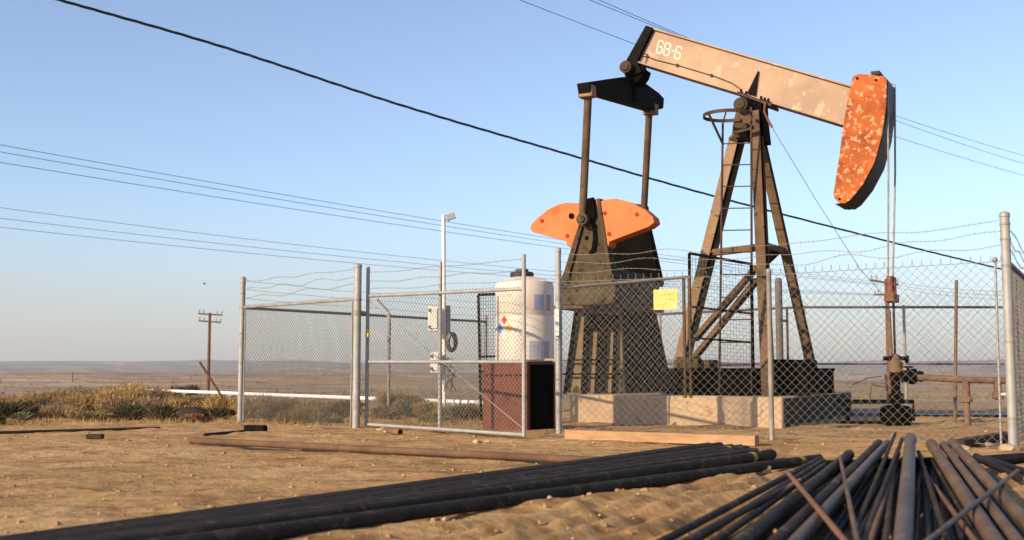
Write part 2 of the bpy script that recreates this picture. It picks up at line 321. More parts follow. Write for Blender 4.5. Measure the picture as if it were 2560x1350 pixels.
# ------------------------------------------------------------------ pumpjack
jack = thing('pumpjack', JC, 'large oil pumpjack with peach walking beam and peeling orange horsehead on concrete pad', 'pumpjack')
def poly(px, yl): return [JP(x, y, yl) for x, y in px]
def build_jack():
    # walking beam
    rt, rb, ft, fb = JL(1634, 70, -.19), JL(1592, 156, -.19), JL(2130, 214, -.19), JL(2118, 316, -.19)
    top = lambda t: np.array(rt) + t * (np.array(ft) - np.array(rt)); bot = lambda t: np.array(rb) + t * (np.array(fb) - np.array(rb))
    d = nrm(np.array([ft[0] - rt[0], 0, ft[1] - rt[1]])); up = np.array([-d[2], 0, d[0]])
    W = lambda q, y: J(q[0], y, q[1])
    mb = MB(); fl = .028
    t_in = lambda t: top(t) - np.array([up[0], up[2]]) * fl; b_in = lambda t: bot(t) + np.array([up[0], up[2]]) * fl
    mb.prism([W(t_in(0), -.13), W(t_in(1), -.13), W(b_in(1), -.13), W(b_in(0), -.13)], JN * .26)
    mb.prism([W(top(0), -.19), W(top(1), -.19), W(t_in(1), -.19), W(t_in(0), -.19)], JN * .38)
    mb.prism([W(b_in(0), -.19), W(b_in(1), -.19), W(bot(1), -.19), W(bot(0), -.19)], JN * .38)
    beam = mb.build('walking_beam', M_beam, jack, .006)
    # black tail plate at the rear end
    tp = MB(); tp.prism(poly([(1614, 63), (1632, 69), (1592, 152), (1604, 180), (1580, 188), (1564, 152)], -.22), JN * .44)
    tp.build('tail_plate', M_beamdark, jack, .01)
    # number 68-6
    nb = MB(); p0 = np.array(JL(1648, 101, -.13)); p1 = np.array(JL(1702, 118, -.13)); ex = nrm(p1 - p0)
    eh = np.array(JL(1641, 131, -.13)) - p0
    eh = nrm(eh)
    adv = .135; hgt = .225; wd = .105; th = .030
    def seg(o, a, b):
        A = o + ex * a[0] + eh * a[1]; B = o + ex * b[0] + eh * b[1]
        nb.bar(J(A[0], -.133, A[1]), J(B[0], -.133, B[1]), th, .006, u=J(*((lambda g: (g[0], 0, g[1]))(np.array([-(B - A)[1], (B - A)[0]])))) - JC)
    e = .022
    def digit(o, k):
        w_, h_ = wd, hgt; m_ = h_ * .48; bevels = [((e, 0), (w_ - e, 0)), ((0, e), (0, m_ - e * .4)), ((0, m_ + e * .4), (0, h_ - e)), ((e, h_), (w_ - e, h_)), ((w_, m_ + e), (w_, h_ - e)), ((e, m_), (w_ - e, m_)),
                 ((0, e), (e, 0)), ((w_ - e, 0), (w_, e)), ((0, h_ - e), (e, h_)), ((w_ - e, h_), (w_, h_ - e)), ((w_ - e, m_), (w_, m_ + e))]
        if k == '8': bevels += [((w_, e), (w_, m_ - e)), ((w_, m_ - e), (w_ - e, m_))]
        else: bevels += [((w_, e), (w_, e * 2.2)), ((0, m_ - e), (0, m_ + e))]
        for a, b in bevels: seg(o, a, b)
    x = 0
    for ch in '68-6':
        if ch == '-': seg(p0 + ex * (x - .005), (0, hgt * .48), (.05, hgt * .48)); x += .085
        else: digit(p0 + ex * x, ch); x += adv + .012
    nb.build('painted_number', M_num, beam)
    cb = MB(); cb.path(poly([(1592, 150), (1600, 140), (1616, 141), (1640, 150), (1700, 165), (1750, 180), (1790, 192), (1830, 208), (1850, 222), (1862, 240)], -.145), .009, 6)
    cb.path(poly([(1600, 140), (1604, 133), (1618, 135), (1616, 150), (1612, 162), (1600, 172)], -.15), .007, 6)
    for q in ((1618, 141), (1693, 163), (1778, 188)): c = JP(*q, -.15); cb.bar(c - JZ * .025, c + JZ * .025, .04, .02, u=JB)
    cb.build('conduit', M_pit, beam)
    st = MB(); st.prism(poly([(1897, 178), (1889, 240), (1870, 234)], -.135), -JN * .05); st.build('dark_wedge', M_beamdark, beam)  # dark triangular wedge standing proud of the web
    # white primer patch near the horsehead
    # horsehead
    near = [(2136, 188), (2150, 184), (2208, 190), (2217, 199), (2216, 262), (2206, 335), (2187, 405), (2158, 460), (2128, 498), (2112, 509), (2098, 508), (2086, 496), (2083, 484), (2098, 390), (2107, 318), (2121, 240), (2130, 194)]
    hh = MB(); P = poly(near, -.40); hh.prism(P, JN * .05)
    o1 = hh.build('horsehead', M_horse, jack, .008)
    fa = MB(); fa.prism([p + JN * .76 for p in P], JN * .05); fa.build('far_cheek_plate', M_horsedark, o1)
    wr = MB(); core = [JP(x, y, -.40) for x, y in near[2:11]]; core_in = [p - JB * .08 for p in core]
    core = [p + JB * .012 for p in core]
    wr.prism([q + JN * .03 for q in core] + [q + JN * .03 for q in core_in[::-1]], JN * .78); wr.build('curved_wrap', M_horsedark, o1)
    bk = MB(); bk.prism([p + JN * .05 for p in poly([(2134, 192), (2206, 196), (2200, 330), (2160, 440), (2100, 490), (2090, 480), (2104, 390), (2112, 318)], -.40)], JN * .71); bk.build('inner_box', M_horsedark, o1)
    cap = MB(); c0 = JP(2193, 188, -.2); cap.bar(c0 - JZ * .03, c0 + JZ * .03, .14, .36, u=JB); cap.build('top_hanger', M_pit, o1)
    for q in ((2143, 196), (2099, 497), (2190, 200)): hl = MB(); c = JP(*q, -.40); hl.tube(c - JN * .012, c + JN * .005, .022, 10); hl.build('bolt', M_beamdark, o1)
    # bridle cables
    tpn = JP(2221, 205, -.33); tpf = J(*[JL(2221, 205, -.33)[0] + .02, .33, tpn[2]])
    xc, _ = JL(2226, 600, 0); zc = JP(2228, 705, 0)[2]
    for s_, tpt in ((-1, (2219, 212)), (1, (2237, 212))):
        cm = MB(); yl = .16 * s_
        a = JP(tpt[0], tpt[1], .30 * s_); b = JP(2226 + 6 * s_, 700, .14 * s_)
        k = JP(tpt[0] + 0, 330, .30 * s_)
        cm.path([a - JB * .10 + JZ * .05, a, JP(tpt[0] + (2 if s_ < 0 else 1), 430, .24 * s_), b], .017, 8); cm.build('bridle_cable', M_galvold, jack)
    cbm = MB(); c = JP(2229, 745, 0); cbm.bar(c - JN * .26, c + JN * .26, .16, .14, u=JB); cbm.build('carrier_bar', M_wellred, jack, .01)
    for yy in (-.16, .16):
        k = MB(); c = JP(2229, 716, 0) + JN * yy; k.tube(c - JZ * .18, c + JZ * .16, .055, 10); k.build('rope_clamp', M_wellred, jack)
    # saddle bearing + apex
    ap = MB(); ap.prism(poly([(1842, 268), (1872, 258), (1876, 300), (1870, 345), (1828, 342), (1834, 300)], -.26), JN * .5); ap.build('saddle_post', M_tower, jack, .01)
    ap = MB(); ap.prism(poly([(1868, 240), (1903, 250), (1906, 300), (1912, 352), (1872, 356), (1874, 300)], -.20), JN * .44); ap.build('saddle_post_core', M_black, jack, .01)
    c = JP(1853, 262, -.34); bc = MB(); bc.tube(c - JN * .06, c + JN * .66, .125, 24); bc.tube(c - JN * .09, c - JN * .05, .085, 20); bc.build('saddle_bearing', M_steel, jack, .008)
    sp = MB(); q0 = JP(1842, 231, -.26); q1 = JP(1928, 262, -.26)
    sp.bar(q0 + JN * .25, q1 + JN * .25, .5, .05, u=JN); sp.build('saddle_plate', M_pit, jack)
    for px_ in ((1853, 229), (1866, 234), (1903, 246), (1912, 250), (1921, 252)):
        bl = MB(); c = JP(*px_, -.24); bl.tube(c - JZ * .03, c + JZ * .04, .022, 8); bl.build('saddle_bolt', M_beamdark, jack)
    hk = MB(); hk.path(poly([(1913, 255), (1911, 280), (1920, 300), (1930, 318)], -.3), .022, 8); hk.build('red_hook', M_wellred, jack)
    gw = MB(); gw.path([JP(1930, 318, -.3), JP(2040, 500, -.1), JP(2150, 672, .1), JP(2215, 745, .1)], .005, 5); gw.build('brake_cable', M_darkwire, jack)
    # legs; near-black webs put the shade of their unlit sides into colour
    apx = JL(1880, 330, 0)
    rl = MB(); a = JP(1844, 345, 0); b = JP(1700, 932, 0); xb, zb = JL(1700, 932, 0); b = J(xb, 0, .88)
    for sgn in (-1, 1): rl.bar(a + JN * .195 * sgn, b + JN * .195 * sgn, .03, .17, u=JN)
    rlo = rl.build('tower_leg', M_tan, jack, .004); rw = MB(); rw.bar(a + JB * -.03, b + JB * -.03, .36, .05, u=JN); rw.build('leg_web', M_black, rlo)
    fl_ = MB(); a = JP(1890, 280, -.18); b = J(*[JL(1922, 990, -1.44)[0], -1.44, .46])
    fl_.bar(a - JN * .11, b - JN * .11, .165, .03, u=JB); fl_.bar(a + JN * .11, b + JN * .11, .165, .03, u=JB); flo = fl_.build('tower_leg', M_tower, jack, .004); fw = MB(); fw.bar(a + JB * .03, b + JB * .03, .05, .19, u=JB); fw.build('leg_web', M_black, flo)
    fr = MB(); a = JP(1897, 330, .22); xx, _ = JL(2030, 922, 1.44); b = J(xx, 1.44, .88)
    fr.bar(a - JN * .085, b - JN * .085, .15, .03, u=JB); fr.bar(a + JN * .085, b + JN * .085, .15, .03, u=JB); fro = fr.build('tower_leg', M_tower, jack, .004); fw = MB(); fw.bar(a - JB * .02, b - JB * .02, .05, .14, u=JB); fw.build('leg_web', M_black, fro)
    tg = MB(); c = JP(1895, 655, -.97); tg.bar(c - JZ * .085, c + JZ * .085, .08, .01, u=JB); tg.build('white_tag', M_white, jack)
    g = MB(); g.bar(JP(1788, 631, -.2), JP(1893, 619, -.80), .11, .14, u=JZ); g.build('cross_beam', M_tower, jack)
    g = MB(); g.bar(JP(1902, 613, -.8), JP(1952, 627, .72), .11, .14, u=JZ); g.build('cross_beam', M_tower, jack)
    g = MB(); g.prism(poly([(1912, 620), (1952, 632), (1922, 660)], .1), JN * .03); g.build('gusset', M_black, jack)
    for a, b in (((1892, 668), (1738, 848)), ((1892, 700), (1738, 892))):
        g = MB(); g.bar(JP(*a, -1.0), JP(*b, -.25), .09, .10, u=JZ); g.build('diagonal_brace', M_tower, jack)
    # ladder
    ld = MB()
    la, lb = (1807, 308), (1798, 982); ra, rb_ = (1878, 268), (1880, 985)
    A0, A1, B0, B1 = JP(*la, -.62), JP(*lb, -1.15), JP(*ra, -.62), JP(*rb_, -1.15)
    ld.tube(A0, A1, .020, 8); ld.tube(B0, B1, .020, 8)
    for k in range(1, 12):
        t = (k * 55.5 - 2) / 674.
        p = A0 + (A1 - A0) * t; q = B0 + (B1 - B0) * ((t * 674 + 40) / 717.); q = q.copy()
        ld.tube(p, q, .010, 6)
    lo = ld.build('ladder', M_pit, jack)
    hp = MB(); c = JP(1818, 289, -.70); ring = [c + .41 * (math.cos(a) * np.array([1, 0, 0]) + math.sin(a) * np.array([0, 1, 0])) for a in np.linspace(.25 * math.pi, 2.02 * math.pi, 40)]
    hv = MB()
    for a_, b_ in zip(ring[:-1], ring[1:]): hv.bar(a_, b_, .06, .012, u=JZ)
    hv.bar(ring[20], JP(1808, 362, -.66), .03, .03); hv.bar(ring[26], A0 + JZ * .0, .05, .012, u=JZ)
    hv.bar(JP(1838, 332, -.6), JP(1885, 318, -.6), .05, .05); hv.build('safety_hoop', M_pit, lo)
    bx = MB(); bx.bar(JP(1838, 322, -.35), JP(1872, 318, -.35), .10, .3, u=JZ); bx.bar(JP(1840, 338, -.38), JP(1868, 332, -.38), .14, .22, u=JZ); bx.build('bracket', M_steel, jack)
    # equalizer, tail bearing, pitmans
    tb = MB(); c = JP(1565, 168, -.30); tb.tube(c - JN * .05, c + JN * .6, .115, 22); tb.tube(c - JN * .08, c - JN * .05, .075, 18); tb.build('tail_bearing', M_pit, jack, .006)
    hs = MB(); hs.prism(poly([(1572, 156), (1612, 172), (1606, 190), (1592, 208), (1566, 205), (1560, 182)], -.16), JN * .34); hs.build('bearing_housing', M_black, jack, .01)
    E0, E1 = JP(1481, 218, -1.76), JP(1654, 259, 1.76)
    xq = .5 * (JL(1481, 218, -1.76)[0] + JL(1654, 259, 1.76)[0])
    def Eq(px, py):   # on the equalizer's own face plane x = xq
        dd = ray(px, py); o = EYE - JC; t = (xq + .12 - o @ JB) / (dd @ JB); return EYE + dd * t
    eqp = [Eq(*q) for q in ((1473, 205), (1560, 192), (1596, 194), (1648, 232), (1661, 246), (1659, 271), (1640, 276), (1497, 234), (1478, 234))]
    ez = MB(); ez.prism(eqp, -JB * .24); ez.build('equalizer', M_beamdark, jack, .015)
    rib = MB(); rib.prism([Eq(*q) + JB * .0 for q in ((1580, 196), (1588, 198), (1590, 254), (1582, 251))], JB * .03); rib.build('equalizer_rib', M_black, jack)
    for (t, b_, yl, r0) in (((1487, 226), (1456, 548), -1.76, .085), ((1638, 268), (1608, 560), 1.76, .085)):
        p = MB(); a = Eq(*t) - JB * .12; c = JP(*b_, yl - (.0 if yl < 0 else 0)); p.tube(a, c, .068, 18); po = p.build('pitman_arm', M_tower, jack)
        h = MB(); h.bar(a + JZ * .08 - JN * .06 * (1 if yl < 0 else -1), a - JZ * .13 - JN * .06 * (1 if yl < 0 else -1), .20, .27, u=JN); h.build('pitman_head', M_tan, po, .02)
    # cranks
    yn = -1.70
    cr = MB(); cr.prism(poly([(1453, 503), (1500, 495), (1506, 540), (1524, 640), (1538, 706), (1540, 742), (1528, 760), (1440, 764), (1414, 752), (1406, 700), (1432, 620), (1448, 566)], yn), JN * .22)
    crank = cr.build('crank_arm', M_steel, jack, .02)
    ed = MB(); ed.prism(poly([(1449, 566), (1458, 566), (1420, 706), (1406, 702), (1431, 622)], yn - .004), -JN * .05); ed.prism(poly([(1494, 500), (1502, 498), (1524, 640), (1536, 700), (1528, 702), (1512, 620)], yn - .004), -JN * .05); ed.build('crank_flange', M_steel, crank)
    ho = MB(); ho.prism(poly([(1482, 562), (1491, 560), (1494, 600), (1490, 628), (1476, 637), (1472, 632), (1480, 622), (1484, 600)], yn - .004), -JN * .03)
    c = JP(1467, 595, yn); ho.tube(c - JN * .012, c + JN * .01, .035, 14)
    ho.prism(poly([(1470, 498), (1486, 494), (1492, 540), (1484, 556), (1470, 520)], yn - .004), -JN * .06); ho.build('crank_slot', M_black, crank)
    pn = MB(); c = JP(1457, 548, yn - .16); pn.tube(c - JN * .05, c + JN * .2, .105, 20); pn.tube(c - JN * .09, c - JN * .05, .06, 14); pn.build('crank_pin', M_steel, crank, .006)
    def weight(name, px, bolts, extra=()):
        k = MB(); k.prism(poly(px, yn - .03), JN * .30); wo_ = k.build(name, M_orange, jack, .012)
        for q in bolts: bb = MB(); c = JP(*q, yn - .03); bb.tube(c - JN * .012, c + JN * .01, .036, 14); bb.build('bolt_recess', pm_recess, wo_)
        return wo_
    w1 = weight('counterweight', [(1450, 500), (1446, 508), (1418, 506), (1398, 510), (1370, 523), (1345, 543), (1328, 560), (1325, 572), (1332, 580), (1415, 603), (1417, 614), (1428, 620), (1447, 566), (1452, 536)], [(1355, 552), (1418, 590)])
    e1 = MB(); c = JP(1429, 540, yn - .03); e1.tube(c - JN * .02, c + JN * .01, .05, 14); e1.build('lifting_eye', M_black, w1)
    w2 = weight('counterweight', [(1488, 496), (1502, 503), (1510, 499), (1540, 496), (1575, 505), (1612, 524), (1632, 542), (1636, 556), (1622, 567), (1524, 604), (1522, 614), (1516, 619), (1512, 600)], [(1512, 533), (1592, 536), (1523, 585)])
    fc = MB(); fc.prism(poly([(1505, 500), (1612, 512), (1622, 575), (1652, 706), (1648, 716), (1480, 716), (1495, 620)], 1.60), JN * .22); fc.build('crank_arm', M_black, jack, .02)  # far crank, near-black to paint the shade of the near crank and weights
    # gearbox + shaft + pedestal
    c = JP(1476, 735, -1.6); sh = MB(); sh.tube(c, c + JN * 3.3, .13, 20); sh.build('crank_shaft', M_steel, jack)
    gb = MB(); x0, z0 = JL(1474, 720, -1.0); 
    prof = [(x0 - .62, z0 - .30), (x0 - .66, z0), (x0 - .5, z0 + .30), (x0 - .15, z0 + .42), (x0 + .3, z0 + .38), (x0 + .6, z0 + .12), (x0 + .62, z0 - .30)]
    gb.prism([J(a, -1.05, b) for a, b in prof], JN * 2.0); gb.build('gearbox', M_steel, jack, .03)
    gc = MB(); gc.tube(J(x0, -1.12, z0 - .02), J(x0, -1.0, z0 - .02), .34, 28); gc.build('gearbox_cover', M_steel, jack, .01)
    zt = z0 - .34
    pl = MB(); pl.bar(J(x0 - .62, -.1, zt), J(x0 + .66, -.1, zt), 2.2, .06, u=JN); pl.build('gearbox_platform', M_tower, jack)
    zb_ = .47
    pd = MB()
    tl, tr, bl_, br = JL(1436, 772, -.9)[0], JL(1551, 772, -.9)[0], JL(1410, 992, -.95)[0], JL(1562, 992, -.95)[0]
    pd.add([J(tl, -.9, zt - .03), J(tr, -.9, zt - .03), J(tr, .8, zt - .03), J(tl, .8, zt - .03), J(bl_, -.95, zb_), J(br, -.95, zb_), J(br + .12, 1.1, zb_), J(bl_, 1.1, zb_)], [(0, 1, 2, 3), (7, 6, 5, 4), (0, 4, 5, 1), (1, 5, 6, 2), (2, 6, 7, 3), (3, 7, 4, 0)])
    pdo = pd.build('pedestal', M_ped, jack, .01)
    g = MB(); e_ = JB * .012; g.prism([J(tr, -.88, zt - .05) + e_, J(tr, .8, zt - .05) + e_, J(br + .12, 1.1, zb_) + e_, J(br, -.93, zb_) + e_], JB * .02); g.build('side_shade_plate', M_black, pdo)  # black sheet added to paint the pedestal's side turned from the sun
    for a_, b_, wth in (((1440, 778), (1412, 985), .05), ((1469, 785), (1459, 985), .10), ((1508, 785), (1498, 985), .17), ((1540, 790), (1533, 985), .05)):
        g = MB(); g.bar(JP(*a_, -.99), JP(*b_, -1.03), wth, .06, u=JB); g.build('pedestal_leg', M_black, jack)
    g = MB(); g.bar(JP(1466, 806, -.98), JP(1546, 806, -.98), .26, .06, u=JZ); g.build('pedestal_panel', M_black, jack)
    for zz in (1.05, .80): 
        g = MB(); g.bar(J(bl_ - .05, -1.09, zz), J(br - .02, -1.09, zz), .03, .03); g.build('pedestal_rail', M_black, jack)
    # skid
    s1 = JL(1660, 985, -.95)[0]; s2 = JL(1945, 985, -.95)[0]
    g = MB(); 
    for yy in (-.95, .95):
        for zz, ww in ((.49, .05), (.88, .05)): g.bar(J(s1, yy, zz), J(1.2, yy, zz), .26, ww, u=JN)
        g.bar(J(s1, yy, .685), J(1.2, yy, .685), .06, .34, u=JN)
    for xx in (s1 + .1, -.8, .1, 1.1): g.bar(J(xx, -.9, .68), J(xx, .9, .68), .12, .36, u=JB)
    g.build('skid_frame', M_black, jack)
    g = MB(); g.bar(J(.62, -.8, .76), J(.62, 1.35, .76), .44, .58, u=JB); g.build('skid_end_block', M_black, jack, .03)
    g = MB(); g.bar(J(s1 + .1, -.5, .80), J(s1 + .75, -.5, .80), .5, .5, u=JN); g.bar(J(s1 + .2, -.8, 1.0), J(s1 + .6, -.8, 1.0), .2, .2, u=JN); g.build('motor_mount', M_steel, jack, .02)
pm_recess = pm('dark_red_recess', (.30, .045, .02), (.22, .03, .015))
build_jack()

# concrete pad
def build_pad():
    A = gnd(1957, 1068); x1, y1 = (A - JC) @ JB, (A - JC) @ JN
    mb = MB(); mb.prism([J(x1 - .0, y1, -.1), J(x1, y1 + 5.2, -.1), J(x1 - 3.62, y1 + 5.2, -.1), J(x1 - 3.62, y1, -.1)], JZ * .56)
    o = solo(mb, 'concrete_pad', M_concrete, 'low pale concrete pad under the pumpjack', 'concrete pad', bevel=.025)
    o.modifiers.remove(o.modifiers['bevel'])
    sb = o.modifiers.new('bevel', 'BEVEL'); sb.width = .03; sb.segments = 2
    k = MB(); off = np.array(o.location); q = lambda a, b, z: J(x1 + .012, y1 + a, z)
    k.prism([q(.10, 0, .0), q(5.15, 0, .0), q(5.15, 0, .43), q(.10, 0, .43)], -JB * .02); o['_o'] = tuple(off); k.build('shaded_side_sheet', pm('pad_side_shade', (.05, .037, .022), (.025, .019, .013), 2.5, .8, .2), o)  # dark sheet added over the right face, painting the pad's shaded side
build_pad()

# ------------------------------------------------------------------ fences
def chain(mb, p0, p1, z0, z1, w, r, spikes=True, bow=0.02):
    p0 = np.array([p0[0], p0[1], 0.]); p1 = np.array([p1[0], p1[1], 0.]); L = np.linalg.norm(p1 - p0); u = (p1 - p0) / L; nn = np.array([-u[1], u[0], 0])
    za0, za1 = (z0, z0) if np.isscalar(z0) else z0; zb0, zb1 = (z1, z1) if np.isscalar(z1) else z1
    nk = int(L / (w / 2)); hw = L / nk; rows = int(round((zb0 - za0) / (w / 2)))
    for k in range(nk):
        pts = []
        for j in range(rows + 1):
            xx = (k + ((j + k) % 2)) * hw; t = xx / L; a = za0 + (za1 - za0) * t; b = zb0 + (zb1 - zb0) * t
            s_ = bow * math.sin(3.1 * j / rows) * math.sin(9 * t) + r * .9 * (1 if (j + k) % 2 else -1)
            pts.append(p0 + u * xx + nn * s_ + np.array([0, 0, a + (b - a) * j / rows]))
        if spikes: pts.append(pts[-1] + np.array([0, 0, .05]) + u * .004 * (k % 3 - 1))
        mb.path(pts, r, 4, False)
def barbed(mb, p0, p1, r, amp, seed, n=26):
    rr = random.Random(seed); p0 = np.asarray(p0, float); p1 = np.asarray(p1, float); L = np.linalg.norm(p1 - p0)
    ph = [(rr.uniform(.6, 3.2), rr.uniform(0, 6.28), rr.uniform(.3, 1)) for _ in range(3)]
    pts = []
    for i in range(n + 1):
        t = i / n; env = math.sin(math.pi * t) ** .6
        pts.append(p0 + (p1 - p0) * t + np.array([0, 0, amp * env * sum(a * math.sin(f * 2 * math.pi * t + p) for f, p, a in ph) - amp * env * .9]))
    mb.path(pts, r, 4, False)
    for i in range(1, n * 2):
        t = i / (n * 2) * n; a = int(t); q = pts[a] + (pts[min(a + 1, n)] - pts[a]) * (t - a)
        dd = np.array([rr.uniform(-1, 1), rr.uniform(-1, 1), rr.uniform(-1, 1)]); dd = nrm(dd) * .022; mb.path([q - dd, q + dd], r * .7, 3, False)
PR, PT, PM, PG, PL_, PB = gnd(2534, 1125), gnd(1930, 1100), gnd(1397, 1085), gnd(890, 1070), gnd(600, 1052), gnd(1310, 1097)
def zat(px, py, p): return at(px, py, p[1])[2]
def post(name, p, ztop, r, root, mat=M_galv, cap=True, lean=None):
    mb = MB(); p = np.array([p[0], p[1], 0.]); tp = p + np.array([0, 0, ztop]) + (np.array(lean) if lean is not None else 0)
    mb.lathe(p, [(r, -.15), (r, ztop - .06), (r * 1.12, ztop - .055), (r * 1.12, ztop - .02), (r * .75, ztop), (r * .2, ztop + .008)], 18, axis=(tp - p)) if cap else mb.tube(p - np.array([0, 0, .15]), tp, r, 12)
    o = mb.build(name, mat, root)
    return o
def bands(p, zs, r, root):
    for z in zs: mb = MB(); mb.lathe(np.array([p[0], p[1], z]), [(r * 1.12, -.012), (r * 1.12, .012)], 16); mb.build('tie_band', M_galvold, root)
lean = (at(2506, 530, PR[1]) - np.array([PR[0], PR[1], 0]));
frt = thing('chain_link_fence', PR, 'wide mesh chain link fence with yellow sign running right from gate to corner post', 'fence')
o = post('corner_post', PR, zat(2520, 530, PR), .052, frt); bands(PR, (.35, 1.2, 2.05, 2.35, 2.52), .052, o)
post('line_post', PT, zat(1930, 672, PT), .032, frt, M_galvold)
o = post('gate_post', PM, zat(1396, 620, PM), .040, frt); bands(PM, (.3, .75, 1.3, 1.85, 2.2), .040, o)
mb = MB(); chain(mb, PM, PT, .03, (2.12, 2.12), .108, .0031); mb.build('chain_link_mesh', M_wire, frt)
mb = MB(); chain(mb, PT, PR, .03, (2.12, 2.12), .108, .0031); mb.build('chain_link_mesh', M_wire, frt)
mb = MB(); mb.path([PM + JZ * .06, PT + JZ * .05, PR + JZ * .06], .004, 4); mb.path([PM + JZ * 2.1, PT + JZ * 2.09, PR + JZ * 2.1], .004, 4); mb.build('tension_wire', M_wire, frt)
for i, (zm, zr) in enumerate(((2.50, 2.58), (2.38, 2.44), (2.26, 2.30))):
    mb = MB(); barbed(mb, PT + JZ * (zm - .03), PR + JZ * zr, .0035, .032, 31 + i); barbed(mb, PM + JZ * zm, PT + JZ * (zm - .03), .0035, .035, 41 + i); mb.build('barbed_wire', M_wire, frt)
sg = MB(); t = .47
for q in ((1636, 725), (1694, 725)): pass
ps = PM + (PT - PM) * .50
d_ = nrm(PT - PM); n_ = np.array([d_[1], -d_[0], 0]); 
if n_[1] > 0: n_ = -n_
yS = 15.0
c0 = at(1665, 749, yS)
# put the sign on the fence line: intersect the sight line with the fence plane
den = ray(1665, 749) @ n_; tt = ((PM - EYE) @ n_) / den; c0 = EYE + ray(1665, 749) * tt
sg.bar(c0 - d_ * .165 + n_ * .02, c0 + d_ * .165 + n_ * .02, .27, .006, u=JZ); so_ = sg.build('yellow_sign', M_yellow, frt)
sg = MB()
for k, (a, b) in enumerate(((-.12, .1), (-.10, .12), (-.12, .02))): sg.bar(c0 + d_ * a + n_ * .0265 + JZ * (.07 - k * .065), c0 + d_ * b + n_ * .0265 + JZ * (.07 - k * .065), .018, .002, u=JZ)
sg.build('faded_lines', pm('faded_ochre_print', (.70, .52, .18)), so_)

lft = thing('chain_link_fence', PL_, 'short fine mesh fence panel between the leftmost post and the thick gate post', 'fence')
o = post('corner_post', PL_, 2.49, .047, lft); bands(PL_, (.45, 1.0, 1.5, 1.95, 2.2, 2.38), .047, o)
o = post('gate_post', PG, 2.50, .058, lft); bands(PG, (.3, .4, 1.95), .058, o)
mb = MB(); mb.tube(PL_ + JZ * 1.955, PG + JZ * 1.955, .021, 10); mb.build('top_rail', M_galvold, lft)
mb = MB(); chain(mb, PL_, PG, .04, 1.95, .066, .0027, True); mb.build('chain_link_mesh', M_wire, lft)
mb = MB(); q = PL_ + nrm(PG - PL_) * .10; mb.tube(q, q + JZ * 1.95, .012, 8); q = PG - nrm(PG - PL_) * .13; mb.tube(q, q + JZ * 1.95, .014, 8); mb.build('tension_bar', M_galvold, lft)
for i, (a, b) in enumerate(((2.42, 2.43), (2.28, 2.31), (2.12, 2.20))):
    mb = MB(); barbed(mb, PL_ + JZ * a, PG + JZ * b, .0035, .018, 51 + i); mb.build('barbed_wire', M_wire, lft)

# opened gate leaf
HG = gnd(916, 1069); gate = thing('gate', HG, 'chain link gate leaf swung part open toward the camera with a yellow tag', 'gate')
gd = nrm(PB - HG); GM = HG + (PB - HG) * ((lambda a: a)(.53))
for p, zt in ((HG, 2.47), (gnd(1099, 1081), 2.42), (PB, 2.38)):
    pm_ = MB(); pm_.tube(p + JZ * .03, p + JZ * zt, .028, 12); pm_.build('gate_upright', M_galv, gate)
for z0, z1, nme in ((2.01, 1.93, 'top_rail'), (1.0, .985, 'middle_rail'), (.05, .05, 'bottom_rail')):
    k = MB(); k.tube(HG + JZ * z0, PB + JZ * z1, .024, 10); k.build(nme, M_galv, gate)
mb = MB(); chain(mb, HG + gd * .04, PB - gd * .04, .06, (2.0, 1.92), .072, .0028); mb.build('chain_link_mesh', M_wire, gate)
mb = MB(); mb.path([HG + JZ * 1.95, PB + JZ * .12], .006, 5); mb.build('truss_rod', M_galvold, gate)
for i, z in enumerate((2.38, 2.24, 2.12)):
    mb = MB(); barbed(mb, HG + JZ * z, PB + JZ * (z - .06), .0035, .014, 61 + i); mb.build('barbed_wire', M_wire, gate)
mb = MB(); c = HG + JZ * 1.44; mb.bar(c - gd * .03 - JZ * .03 + np.array([0, -.035, 0]), c + gd * .05 - JZ * .03 + np.array([0, -.035, 0]), .06, .03, u=JZ); mb.path([c + np.array([0, -.035, 0]), c + np.array([0, -.04, .05]), c + gd * .03 + np.array([0, -.035, .03])], .008, 6); mb.build('yellow_lock', pm('yellow_plastic', (.80, .58, .05)), gate)
for z in (.35, 1.75):
    mb = MB(); mb.lathe(PG + JZ * z, [(.068, -.04), (.068, .04)], 14); mb.bar(PG + JZ * z, HG + JZ * z, .05, .03, u=JZ); mb.build('hinge', M_galvold, gate)
# second leaf swung inward, resting on the pad
H2 = PM + nrm(np.array([2.2, 2.4, 0])) * .05; E2 = at(1727, 985, 16.55); g2 = thing('gate', H2, 'chain link gate leaf swung inward with its free end propped on the concrete pad', 'gate')
e0 = np.array([H2[0], H2[1], .47]); e1 = np.array([E2[0], E2[1], .47]); T0 = np.array([H2[0], H2[1], zat(1408, 720, H2)]); T1 = np.array([E2[0], E2[1], at(1727, 692, E2[1])[2]])
for a, b in ((e0, T0), (e1, T1), (e1 - nrm(e1 - e0) * .10, T1 - nrm(T1 - T0) * .10)):
    k = MB(); k.tube(a, b, .024 if a is not e0 else .02, 10); k.build('gate_upright', M_tower if a is not e0 else M_galv, g2)
for a, b, nme in ((T0, T1, 'top_rail'),):
    k = MB(); k.tube(a, b, .022, 10); k.build(nme, M_galvold, g2)
mb = MB(); chain(mb, e0, e1, (e0[2], e1[2]), (T0[2] - .02, T1[2] - .02), .072, .0022, True); mb.build('chain_link_mesh', M_wire, g2)
mb = MB(); q = T0 + JZ * .0; mb.bar(PM + np.array([-.02, -.05, 1.72]), PM + np.array([-.02, -.05, 1.35]), .07, .05); mb.build('latch_guard', M_white, g2)

